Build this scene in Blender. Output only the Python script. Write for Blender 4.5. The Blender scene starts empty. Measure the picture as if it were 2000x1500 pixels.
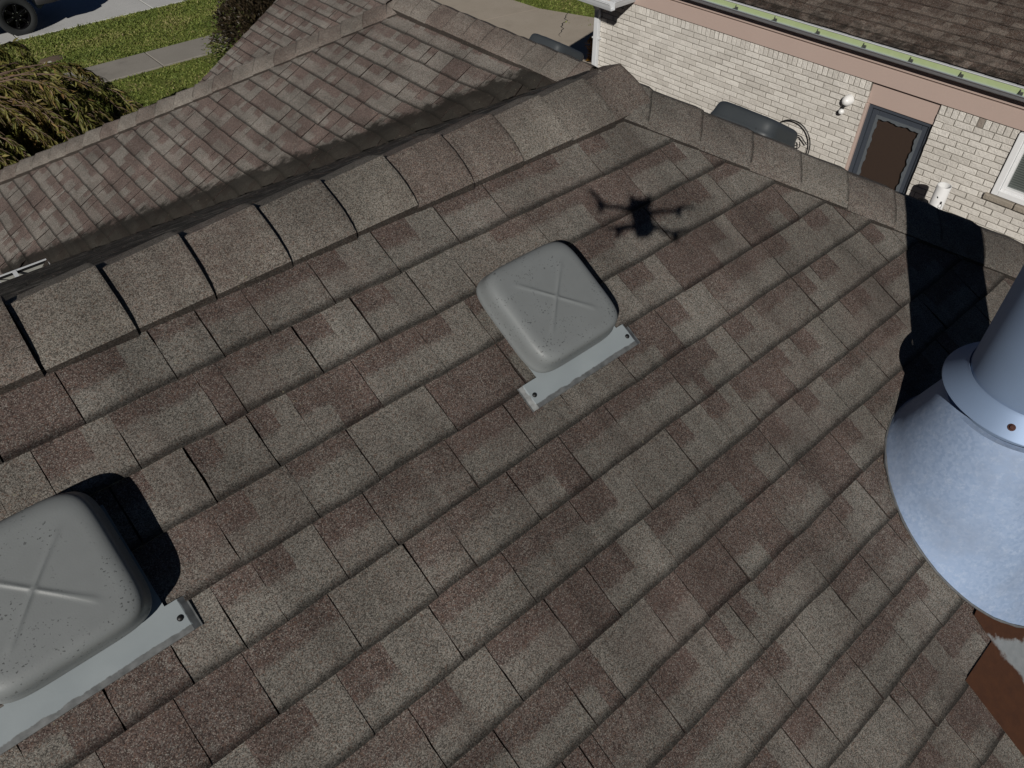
import bpy, bmesh, math, random
from mathutils import Vector, Matrix, noise as mnoise
C = bpy.context.scene.collection
R = math.radians
GZ = 5.9                       # height of the camera above the ground; all z below are given from the camera and lifted by GZ

# ------------------------------------------------------------------ camera, sky, sun, exposure
AZ, PITCH, ROLL, FPX = R(50.0), R(44.317), R(-1.1006), 1454.3
rightv = Vector((math.sin(AZ), -math.cos(AZ), 0)); fwdv = Vector((math.cos(AZ), math.sin(AZ), 0)); zv = Vector((0, 0, 1))
u0 = fwdv*math.sin(PITCH) + zv*math.cos(PITCH); wv = fwdv*math.cos(PITCH) - zv*math.sin(PITCH)
cr, sr = math.cos(ROLL), math.sin(ROLL)
RV = rightv*cr + u0*sr; UV_ = u0*cr - rightv*sr
cam = bpy.data.cameras.new('camera'); camo = bpy.data.objects.new('camera', cam); C.objects.link(camo)
cam.sensor_width = 36; cam.lens = FPX/2000*36; cam.clip_start = 0.02; cam.clip_end = 500
camo.matrix_world = Matrix(((RV.x, UV_.x, -wv.x, 0), (RV.y, UV_.y, -wv.y, 0), (RV.z, UV_.z, -wv.z, GZ), (0, 0, 0, 1)))
bpy.context.scene.camera = camo
SUN = Vector((0.67801, 0.52863, -0.51073)).normalized()     # direction the light travels
sl = bpy.data.lights.new('sun', 'SUN'); sl.energy = 4.6; sl.angle = R(0.5); sl.color = (1.0, 0.955, 0.89)
so = bpy.data.objects.new('sun', sl); C.objects.link(so); so.location = (-8, -6, 14)
so.rotation_euler = SUN.to_track_quat('-Z', 'Y').to_euler()
W = bpy.data.worlds.new('World'); bpy.context.scene.world = W; W.use_nodes = True
nt = W.node_tree; bg = nt.nodes['Background']; sky = nt.nodes.new('ShaderNodeTexSky')
sky.sky_type = 'NISHITA'; sky.sun_disc = False; sky.sun_elevation = math.asin(-SUN.z)
sky.sun_rotation = math.atan2(-SUN.x, -SUN.y); sky.altitude = 6000; sky.air_density = 0.4; sky.dust_density = 0.1; sky.ozone_density = 1.5
nt.links.new(sky.outputs[0], bg.inputs[0]); bg.inputs[1].default_value = 0.05
vs = bpy.context.scene.view_settings; vs.view_transform = 'Standard'; vs.look = 'None'; vs.gamma = 1; vs.use_curve_mapping = False
vs.exposure = -0.35

# ------------------------------------------------------------------ helpers
def P(x, y, z): return Vector((x, y, z + GZ))
def tag(o, label=None, cat=None, group=None, kind=None):
    if label: o['label'] = label
    if cat: o['category'] = cat
    if group: o['group'] = group
    if kind: o['kind'] = kind
    return o
def empty(name, loc, label, cat, group=None):
    o = bpy.data.objects.new(name, None); C.objects.link(o); o.location = loc; o.empty_display_size = .1
    return tag(o, label, cat, group)
bpy.context.view_layer.update()
def link(name, me, parent=None, mat=None):
    o = bpy.data.objects.new(name, me); C.objects.link(o)
    if mat is not None and not me.materials: me.materials.append(mat)
    if parent is not None:
        o.parent = parent
        m = Matrix.Translation(parent.location) if parent.parent is None else Matrix.Translation(parent.parent.location)
        if parent.parent is None: o.matrix_parent_inverse = m.inverted()
        else: o.matrix_parent_inverse = Matrix.Identity(4); o.matrix_parent_inverse = (m @ parent.matrix_parent_inverse).inverted()
    return o
class MB:
    def __init__(s): s.bm = bmesh.new()
    def box(s, c, size, rot=None, bevel=0.0, seg=2):
        b2 = bmesh.new(); bmesh.ops.create_cube(b2, size=1.0)
        bmesh.ops.scale(b2, vec=Vector(size), verts=b2.verts)
        if bevel > 0: bmesh.ops.bevel(b2, geom=b2.edges[:], offset=bevel, segments=seg, affect='EDGES', profile=.5)
        m = Matrix.Translation(Vector(c)) @ (rot.to_4x4() if rot is not None else Matrix.Identity(4))
        bmesh.ops.transform(b2, matrix=m, verts=b2.verts); s.merge(b2); return s
    def merge(s, b2):
        me = bpy.data.meshes.new('t'); b2.to_mesh(me); b2.free(); s.bm.from_mesh(me); bpy.data.meshes.remove(me)
    def tube(s, pts, r, seg=8, cap=True):
        pts = [Vector(p) for p in pts]; n = len(pts); rs = r if isinstance(r, (list, tuple)) else [r]*n
        up = Vector((.13, .27, .95)); rings = []
        for i, p in enumerate(pts):
            t = (pts[min(i+1, n-1)] - pts[max(i-1, 0)]).normalized()
            a = t.cross(up)
            if a.length < 1e-3: a = t.cross(Vector((1, 0, 0)))
            a.normalize(); b = t.cross(a)
            rings.append([s.bm.verts.new(p + a*math.cos(2*math.pi*k/seg)*rs[i] + b*math.sin(2*math.pi*k/seg)*rs[i]) for k in range(seg)])
        for i in range(n-1):
            for k in range(seg):
                s.bm.faces.new((rings[i][k], rings[i][(k+1) % seg], rings[i+1][(k+1) % seg], rings[i+1][k]))
        if cap:
            s.bm.faces.new(rings[0][::-1]); s.bm.faces.new(rings[-1])
        return s
    def lathe(s, prof, seg=48, c=(0, 0, 0), m=None):
        rings = []
        for (r, z) in prof:
            rg = []
            for k in range(seg):
                v = Vector((r*math.cos(2*math.pi*k/seg), r*math.sin(2*math.pi*k/seg), z))
                rg.append(s.bm.verts.new((m @ v if m else v) + Vector(c)))
            rings.append(rg)
        for i in range(len(rings)-1):
            for k in range(seg):
                s.bm.faces.new((rings[i][k], rings[i][(k+1) % seg], rings[i+1][(k+1) % seg], rings[i+1][k]))
        return s
    def prism(s, pts, vec):
        vec = Vector(vec); a = [s.bm.verts.new(Vector(p)) for p in pts]; b = [s.bm.verts.new(Vector(p)+vec) for p in pts]
        n = len(a); s.bm.faces.new(a[::-1]); s.bm.faces.new(b)
        for i in range(n): s.bm.faces.new((a[i], a[(i+1) % n], b[(i+1) % n], b[i]))
        return s
    def build(s, name, mat, parent=None, smooth=False, local=None):
        bmesh.ops.recalc_face_normals(s.bm, faces=s.bm.faces)
        me = bpy.data.meshes.new(name); s.bm.to_mesh(me); s.bm.free()
        if smooth:
            for p in me.polygons: p.use_smooth = True
            me.set_sharp_from_angle(angle=R(40))
        return link(name, me, parent, mat)

# ------------------------------------------------------------------ materials
class NT:
    def __init__(s, name):
        s.m = bpy.data.materials.new(name); s.m.use_nodes = True; s.t = s.m.node_tree
        s.b = s.t.nodes['Principled BSDF']; s.out = s.t.nodes['Material Output']
    def n(s, typ, **kw):
        nd = s.t.nodes.new(typ)
        for k, v in kw.items(): setattr(nd, k, v)
        return nd
    def l(s, a, b): s.t.links.new(a, b)
    def val(s, sock, v):
        if hasattr(v, 'is_output') or isinstance(v, bpy.types.NodeSocket): s.l(v, sock)
        else: sock.default_value = v
    def coord(s, which='Object'): return s.n('ShaderNodeTexCoord').outputs[which]
    def geo(s): return s.n('ShaderNodeNewGeometry').outputs['Position']
    def noise(s, vec, scale, detail=2, rough=.5, out='Fac'):
        nd = s.n('ShaderNodeTexNoise'); nd.inputs['Scale'].default_value = scale; nd.inputs['Detail'].default_value = detail
        nd.inputs['Roughness'].default_value = rough; s.l(vec, nd.inputs['Vector']); return nd.outputs[out]
    def vor(s, vec, scale, out='Color', feature='F1'):
        nd = s.n('ShaderNodeTexVoronoi', feature=feature); nd.inputs['Scale'].default_value = scale; s.l(vec, nd.inputs['Vector']); return nd.outputs[out]
    def math(s, op, a, b=0.0, c=0.0, clamp=False):
        nd = s.n('ShaderNodeMath', operation=op, use_clamp=clamp); s.val(nd.inputs[0], a); s.val(nd.inputs[1], b); s.val(nd.inputs[2], c); return nd.outputs[0]
    def ramp(s, f, a, b, lo=0.0, hi=1.0):
        nd = s.n('ShaderNodeMapRange', interpolation_type='SMOOTHSTEP'); s.val(nd.inputs[0], f); s.val(nd.inputs[1], a); s.val(nd.inputs[2], b); s.val(nd.inputs[3], lo); s.val(nd.inputs[4], hi); return nd.outputs[0]
    def mix(s, f, a, b, blend='MIX'):
        nd = s.n('ShaderNodeMix', data_type='RGBA', blend_type=blend); s.val(nd.inputs[0], f)
        for sock, v in ((nd.inputs[6], a), (nd.inputs[7], b)):
            if isinstance(v, tuple): sock.default_value = (*v, 1) if len(v) == 3 else v
            else: s.l(v, sock)
        return nd.outputs[2]
    def scalec(s, col, f):
        nd = s.n('ShaderNodeVectorMath', operation='SCALE'); s.l(col, nd.inputs[0]); s.val(nd.inputs['Scale'], f); return nd.outputs[0]
    def attr(s, name, out='Color'):
        nd = s.n('ShaderNodeAttribute', attribute_name=name); return nd.outputs[out]
    def sep(s, v):
        nd = s.n('ShaderNodeSeparateXYZ'); s.l(v, nd.inputs[0]); return nd.outputs
    def bump(s, h, strength=.3, dist=.01):
        nd = s.n('ShaderNodeBump'); nd.inputs['Strength'].default_value = strength; nd.inputs['Distance'].default_value = dist
        s.l(h, nd.inputs['Height']); s.l(nd.outputs[0], s.b.inputs['Normal'])
    def done(s, col=None, rough=.6, metal=0.0, spec=.5):
        if col is not None:
            if isinstance(col, tuple): s.b.inputs['Base Color'].default_value = (*col, 1)
            else: s.l(col, s.b.inputs['Base Color'])
        s.val(s.b.inputs['Roughness'], rough); s.val(s.b.inputs['Metallic'], metal); s.b.inputs['Specular IOR Level'].default_value = spec
        return s.m
def plain(name, col, rough=.5, metal=0.0, var=.15, scale=30, spec=.5):
    t = NT(name); v = t.geo(); n = t.noise(v, scale, 4, .6)
    c = t.mix(n, tuple(x*(1-var) for x in col), tuple(min(1, x*(1+var)) for x in col))
    return t.done(c, rough, metal, spec)

def shingle_mat(name, light, mid, brown, dark, gran=330.0, stain_shade=.55, band=.5, val=1.0):
    t = NT(name); v = t.geo(); a = t.sep(t.attr('tab')); aA = t.attr('tab', 'Alpha')
    g1 = t.noise(v, gran, 2, .7); g2 = t.sep(t.vor(v, gran*.62))[0]; big = t.noise(v, 9, 3, .55); med = t.noise(v, 45, 3, .6)
    br = t.ramp(t.math('ADD', a[0], t.math('ADD', t.math('MULTIPLY', t.math('SUBTRACT', med, .5), 1.0), t.math('MULTIPLY', t.math('SUBTRACT', g1, .5), .45))), .18, .86)
    base = t.mix(a[1], mid, light)
    brc = t.mix(t.noise(v, 14, 2), dark, brown)
    col = t.mix(br, base, brc)
    col = t.mix(t.ramp(big, .42, .75, 0, .22), col, brown)
    # coloured granules of three tints
    gr = t.math('ADD', t.math('MULTIPLY', g1, .55), t.math('MULTIPLY', g2, .45))
    col = t.scalec(col, t.ramp(gr, .24, .72, .38, 1.66))
    tint = t.sep(t.vor(v, gran*.45))
    col = t.mix(t.ramp(tint[1], .82, .9, 0, .42), col, (.15, .088, .062)); col = t.mix(t.ramp(tint[2], .84, .92, 0, .3), col, (.26, .255, .24))
    col = t.mix(t.ramp(t.noise(v, 3.1, 3, .6), .48, .72, 0, .30), col, (.118, .082, .072))
    bright = t.sep(t.vor(v, gran*.8))
    col = t.mix(t.ramp(bright[0], .86, .93, 0, .5), col, (.36, .34, .30)); col = t.mix(t.ramp(bright[1], .84, .92, 0, .5), col, (.03, .027, .025))
    # grime gathered along the lower edge of each course
    dirt = t.ramp(t.math('ADD', a[2], t.math('MULTIPLY', t.math('SUBTRACT', med, .5), .10)), .01, .18, 1, 0)
    col = t.scalec(col, t.math('SUBTRACT', 1.0, t.math('MULTIPLY', dirt, band)))
    # algae / debris stain with painted roof shade mixed in, carried in the fourth channel
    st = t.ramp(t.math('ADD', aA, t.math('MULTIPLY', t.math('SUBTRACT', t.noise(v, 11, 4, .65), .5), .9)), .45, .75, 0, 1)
    col = t.mix(t.math('MULTIPLY', st, stain_shade), col, (.018, .016, .013))
    mp = t.n('ShaderNodeMapping'); mp.inputs['Scale'].default_value = (13, 1.3, 1.3); t.l(v, mp.inputs[0])
    col = t.scalec(col, t.ramp(t.noise(mp.outputs[0], 1, 4, .6), .35, .7, 1.08, .84))
    spots = t.math('MULTIPLY', t.ramp(t.noise(v, 95, 2, .5), .70, .76), t.ramp(t.noise(v, 4, 2), .5, .62))
    col = t.mix(t.math('MULTIPLY', spots, .55), col, (.30, .275, .19))
    col = t.scalec(col, t.ramp(t.noise(v, 2.6, 5, .6), .28, .72, .76*val, 1.16*val))
    t.bump(gr, .5, .004)
    return t.done(col, .93, 0, .18)

M = {}
M['shingle'] = shingle_mat('shingle', (.154, .144, .127), (.114, .104, .091), (.096, .069, .060), (.062, .047, .042), gran=760, band=.72, stain_shade=.88)
M['shingle_wing'] = shingle_mat('pale_shingle', (.188, .174, .156), (.142, .129, .115), (.132, .096, .086), (.092, .068, .060), gran=620, band=.74, stain_shade=.92)  # paler, pinker shingle colours
M['cap'] = shingle_mat('cap_shingle', (.180, .165, .142), (.140, .126, .110), (.128, .102, .088), (.10, .08, .07), gran=760, band=.3)
M['cap_hip'] = shingle_mat('hip_cap_shingle', (.158, .146, .128), (.120, .109, .097), (.108, .086, .076), (.085, .068, .060), gran=760, band=.6)
M['cap_pale'] = shingle_mat('pale_cap_shingle', (.198, .180, .158), (.155, .139, .122), (.150, .120, .104), (.118, .094, .082), gran=640, band=.45)
M['shingle_n'] = shingle_mat('neighbor_shingle', (.150, .124, .104), (.098, .077, .064), (.074, .050, .038), (.042, .031, .026), stain_shade=.85, band=.6)

def vent_mat(name, col, dirtc):
    t = NT(name); v = t.coord('Object'); n = t.noise(v, 14, 4, .6); s = t.noise(v, 190, 2, .5); s2 = t.noise(v, 16, 2)
    c = t.mix(n, tuple(x*.88 for x in col), tuple(x*1.08 for x in col))
    spots = t.math('MULTIPLY', t.ramp(s, .62, .68), t.ramp(s2, .42, .6))
    c = t.mix(t.math('MULTIPLY', spots, .75), c, dirtc)
    c = t.mix(t.ramp(t.noise(v, 5, 4, .7), .5, .8, 0, .3), c, tuple(x*.72 for x in col))
    t.bump(t.noise(v, 300, 2), .08, .002)
    return t.done(c, .48, .0, .35)
M['vent'] = vent_mat('grey_vent_paint', (.176, .188, .190), (.028, .03, .03))
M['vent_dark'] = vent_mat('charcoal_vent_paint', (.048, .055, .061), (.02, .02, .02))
def flange_mat():
    t = NT('flange_metal'); v = t.coord('Object'); n = t.noise(v, 26, 4, .65); sx = t.sep(v)
    edge = t.math('ABSOLUTE', sx[0]); low = t.math('MULTIPLY', sx[1], -1.0)
    k = t.math('MAXIMUM', t.ramp(edge, .165, .2), t.ramp(low, .185, .212))
    bare = t.ramp(t.math('ADD', k, t.math('MULTIPLY', t.math('SUBTRACT', n, .5), .9)), .5, .6)
    paint = t.mix(t.noise(v, 9, 3), (.21, .24, .255), (.31, .345, .36))
    metal = t.mix(t.noise(v, 60, 4), (.055, .06, .062), (.30, .31, .31))
    t.bump(n, .1, .003)
    return t.done(t.mix(bare, paint, metal), .42, t.math('MULTIPLY', bare, .4), .4)
M['flange'] = flange_mat()
def galv_mat():
    t = NT('galvanised_steel'); v = t.geo(); c = t.vor(v, 130); s = t.sep(c)
    n = t.noise(v, 5, 4, .6); sm = t.ramp(t.noise(v, 42, 5, .75), .5, .7)
    col = t.mix(s[0], (.235, .315, .46), (.285, .365, .51)); col = t.mix(t.math('MULTIPLY', sm, .42), col, (.42, .49, .61))
    col = t.mix(t.ramp(n, .45, .75, 0, .5), col, (.21, .25, .33))
    t.bump(t.noise(v, 6, 3), .12, .02)
    return t.done(col, t.ramp(s[0], 0, 1, .6, .72), .22, .3)
M['galv'] = galv_mat()
M['galv_smooth'] = plain('galvanised_pipe', (.22, .30, .44), .55, .3, .08, 7)
def rust_plate():
    t = NT('rusty_plate'); v = t.geo(); s = t.sep(v)
    d = t.math('ADD', s[0], t.math('MULTIPLY', t.math('SUBTRACT', t.noise(v, 26, 5, .65), .5), .05))
    # rust has crept in from the outer edge and down from under the cone; bare zinc is left between
    r1 = t.ramp(d, 1.597, 1.612, 1, 0)
    dx = t.math('SUBTRACT', s[0], 1.916); dy = t.math('SUBTRACT', s[1], .176)
    rad = t.math('SQRT', t.math('ADD', t.math('MULTIPLY', dx, dx), t.math('MULTIPLY', dy, dy)))
    r2 = t.ramp(t.math('ADD', rad, t.math('MULTIPLY', t.math('SUBTRACT', t.noise(v, 30, 5, .65), .5), .05)), .402, .418, 1, 0)
    rust = t.math('MAXIMUM', r1, r2)
    rc = t.mix(t.noise(v, 30, 5, .7), (.030, .011, .006), (.082, .030, .011))
    col = t.mix(rust, t.mix(t.noise(v, 60, 3), (.26, .285, .295), (.40, .415, .42)), rc)
    t.bump(t.noise(v, 120, 3), .2, .002)
    return t.done(col, t.math('ADD', t.math('MULTIPLY', rust, .4), .42), t.math('SUBTRACT', .35, t.math('MULTIPLY', rust, .35)), .35)
M['rust'] = rust_plate()
M['rust_head'] = plain('rusty_screw', (.07, .026, .018), .8, .2, .4, 300)
def pvc_mat():
    t = NT('white_pvc'); v = t.geo()
    c = t.mix(t.noise(v, 18, 4), (.66, .67, .68), (.80, .80, .79))
    s = t.sep(v)
    vv = t.n('ShaderNodeMapping'); vv.inputs['Scale'].default_value = (26, 26, 7); t.l(v, vv.inputs[0])
    f = t.ramp(t.noise(vv.outputs[0], 1, 3, .6), .605, .63)
    return t.done(c, .35, 0, .5)
M['pvc'] = pvc_mat()
def brick_mat(name, a, b, vein=1.0):
    t = NT(name); v = t.geo(); r = t.sep(t.attr('tab'))
    n = t.noise(v, 70, 5, .7); m = t.n('ShaderNodeMapping'); m.inputs['Scale'].default_value = (60, 60, 60); m.inputs['Rotation'].default_value = (.6, 0, 0); t.l(v, m.inputs[0])
    w = t.n('ShaderNodeTexWave'); w.inputs['Scale'].default_value = .55; w.inputs['Distortion'].default_value = 9; w.inputs['Detail'].default_value = 3; t.l(m.outputs[0], w.inputs[0])
    h = t.math('ADD', t.math('MULTIPLY', w.outputs['Fac'], .5), n)
    c = t.mix(r[0], a, b); c = t.mix(t.ramp(t.noise(v, 3, 4), .45, .8, 0, .3), c, tuple(x*.8 for x in a))
    c = t.mix(t.ramp(h, .35, .75, .28, 0), c, (.30, .28, .25))
    c = t.mix(t.math('MULTIPLY', r[1], .85), c, (.22, .18, .15))
    t.bump(h, .55*vein, .008); return t.done(c, .75, 0, .25)
M['brick_white'] = brick_mat('white_split_brick', (.56, .53, .485), (.72, .69, .64))
M['mortar'] = plain('mortar', (.21, .195, .17), .95, 0, .3, 80)
M['fascia'] = plain('pink_fascia', (.465, .36, .315), .45, 0, .04, 3)
M['gutter_grey'] = plain('grey_gutter', (.20, .20, .21), .4, .1, .12, 14)
M['gutter_white'] = plain('white_gutter', (.62, .64, .66), .38, 0, .08, 14)
def green_mat():
    t = NT('green_gutter_inside'); v = t.geo(); n = t.noise(v, 12, 4, .6)
    z = t.sep(v)[2]; k = t.ramp(z, GZ-3.10, GZ-3.055, 1, 0)
    return t.done(t.mix(t.math('MULTIPLY', k, .85), t.mix(n, (.33, .42, .19), (.43, .50, .29)), (.38, .45, .45)), .6)
M['gutter_green'] = green_mat()
M['gutter_inside'] = plain('gutter_inside', (.30, .30, .275), .6, 0, .35, 18)
M['gutter_blue'] = plain('pale_gutter_floor', (.36, .41, .45), .5, 0, .12, 20)
M['hanger'] = plain('dark_hanger', (.10, .105, .10), .5, .5, .2, 50)
M['white_vinyl'] = plain('white_vinyl', (.78, .79, .80), .3, 0, .04, 20)
M['sill'] = brick_mat('stone_sill', (.33, .29, .24), (.40, .36, .30))
M['slate'] = plain('slate_blue_metal', (.060, .070, .088), .35, .1, .12, 30)
M['slate_light'] = plain('blue_grey_trim', (.115, .13, .145), .45, .1, .18, 40)
M['screen'] = plain('dark_brown_screen', (.036, .021, .014), .7, 0, .2, 60)
M['black_iron'] = plain('black_iron', (.012, .012, .013), .5, .3, .2, 90)
M['white_lamp'] = plain('white_lamp', (.78, .78, .77), .3, 0, .04, 30)
def concrete(name, a, b, st=.5):
    t = NT(name); v = t.geo(); n = t.noise(v, 1.6, 6, .65); f = t.noise(v, 70, 3, .7); s = t.noise(v, .7, 5, .7); w = t.noise(v, 5, 6, .7)
    c = t.mix(n, a, b); c = t.scalec(c, t.ramp(f, .2, .8, .82, 1.16)); c = t.mix(t.ramp(s, .5, .75, 0, st), c, tuple(x*.5 for x in a))
    c = t.mix(t.ramp(w, .6, .8, 0, .4), c, tuple(x*.62 for x in a))
    t.bump(f, .15, .004); return t.done(c, .9, 0, .2)
M['street'] = concrete('street_concrete', (.40, .405, .40), (.55, .55, .54), .35)
M['sidewalk'] = concrete('sidewalk_concrete', (.22, .205, .18), (.31, .29, .26), .6)
M['driveway'] = concrete('driveway_concrete', (.33, .285, .23), (.42, .37, .31), .3)
def lawn_mat():
    t = NT('lawn'); v = t.geo(); n = t.noise(v, 1.3, 5, .65); f = t.noise(v, 30, 4, .75); m = t.noise(v, 6, 4, .7)
    c = t.mix(t.ramp(m, .3, .7), (.10, .135, .026), (.19, .22, .055)); c = t.mix(t.ramp(n, .5, .72, 0, .65), c, (.25, .215, .095)); c = t.scalec(c, t.ramp(f, .25, .75, .55, 1.4))
    t.bump(f, .8, .05); return t.done(c, .95, 0, .1)
M['lawn'] = lawn_mat()
def leaf_mat(name, cols, trans=.25, rough=.5):
    t = NT(name); a = t.sep(t.attr('tab')); nd = t.n('ShaderNodeValToRGB'); t.l(a[0], nd.inputs[0]); e = nd.color_ramp.elements
    while len(e) < len(cols): e.new(.5)
    for i, c in enumerate(cols): e[i].position = i/(len(cols)-1); e[i].color = (*c, 1)
    col = t.scalec(nd.outputs[0], t.math('ADD', .75, t.math('MULTIPLY', a[1], .5)))
    t.done(col, rough, 0, .35)
    tr = t.n('ShaderNodeBsdfTranslucent'); t.l(col, tr.inputs[0]); mx = t.n('ShaderNodeMixShader'); mx.inputs[0].default_value = trans
    t.l(t.b.outputs[0], mx.inputs[1]); t.l(tr.outputs[0], mx.inputs[2]); t.l(mx.outputs[0], t.out.inputs[0]); return t.m
M['grass'] = leaf_mat('grass_blades', [(.105, .145, .03), (.165, .205, .042), (.225, .23, .07), (.32, .265, .13)], .2, .7)
M['weep'] = leaf_mat('weeping_leaves', [(.07, .08, .02), (.16, .17, .04), (.26, .235, .07), (.26, .16, .065)], .4)
M['bark'] = plain('bark', (.11, .075, .055), .9, 0, .4, 60)
M['twig'] = plain('twig', (.16, .105, .08), .8, 0, .3, 60)
M['shrub'] = leaf_mat('brown_shrub_leaves', [(.022, .018, .011), (.040, .030, .017), (.058, .040, .022), (.055, .07, .02)], .15)
M['ground_leaf'] = leaf_mat('yellow_green_leaves', [(.04, .06, .012), (.09, .12, .025), (.17, .19, .055), (.24, .23, .11)], .25)
M['ivy'] = leaf_mat('corner_leaves', [(.02, .035, .01), (.05, .075, .02), (.07, .05, .03), (.05, .09, .02)], .2)
M['orange_leaf'] = leaf_mat('orange_leaves', [(.30, .16, .04), (.40, .22, .05), (.22, .10, .04)], .25)
M['paint_black'] = plain('black_car_paint', (.006, .009, .012), .12, .0, .1, 5, .6)
M['tyre'] = plain('tyre_rubber', (.013, .015, .016), .8, 0, .25, 40)
M['rim'] = plain('black_rim', (.006, .006, .007), .25, .5, .2, 40)
M['chrome'] = plain('bright_metal', (.6, .62, .63), .18, .9, .05, 40)
M['glass'] = plain('dark_glass', (.01, .014, .018), .06, 0, .05, 5, .8)
M['drone'] = plain('grey_drone_shell', (.30, .31, .32), .4, 0, .06, 40)
M['drone_dark'] = plain('dark_drone_plastic', (.03, .03, .032), .5, 0, .1, 40)
M['house_brick'] = plain('house_brick', (.30, .2, .16), .85, 0, .35, 25)
def blinds_mat():
    t = NT('window_blinds'); v = t.geo(); s = t.sep(v); w = t.math('FRACT', t.math('MULTIPLY', s[2], 42.0))
    k = t.ramp(t.math('ABSOLUTE', t.math('SUBTRACT', w, .5)), .15, .48)
    return t.done(t.mix(k, (.115, .13, .122), (.045, .052, .05)), .25, 0, .6)
M['blinds'] = blinds_mat()
M['soil'] = plain('bare_soil', (.11, .08, .055), .95, 0, .4, 40)
M['stone'] = plain('pale_stone', (.45, .43, .38), .8, 0, .2, 40)
M['caster_dark'] = plain('caster_dark_green', (.03, .035, .035), .5, 0, .2, 20)

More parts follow.
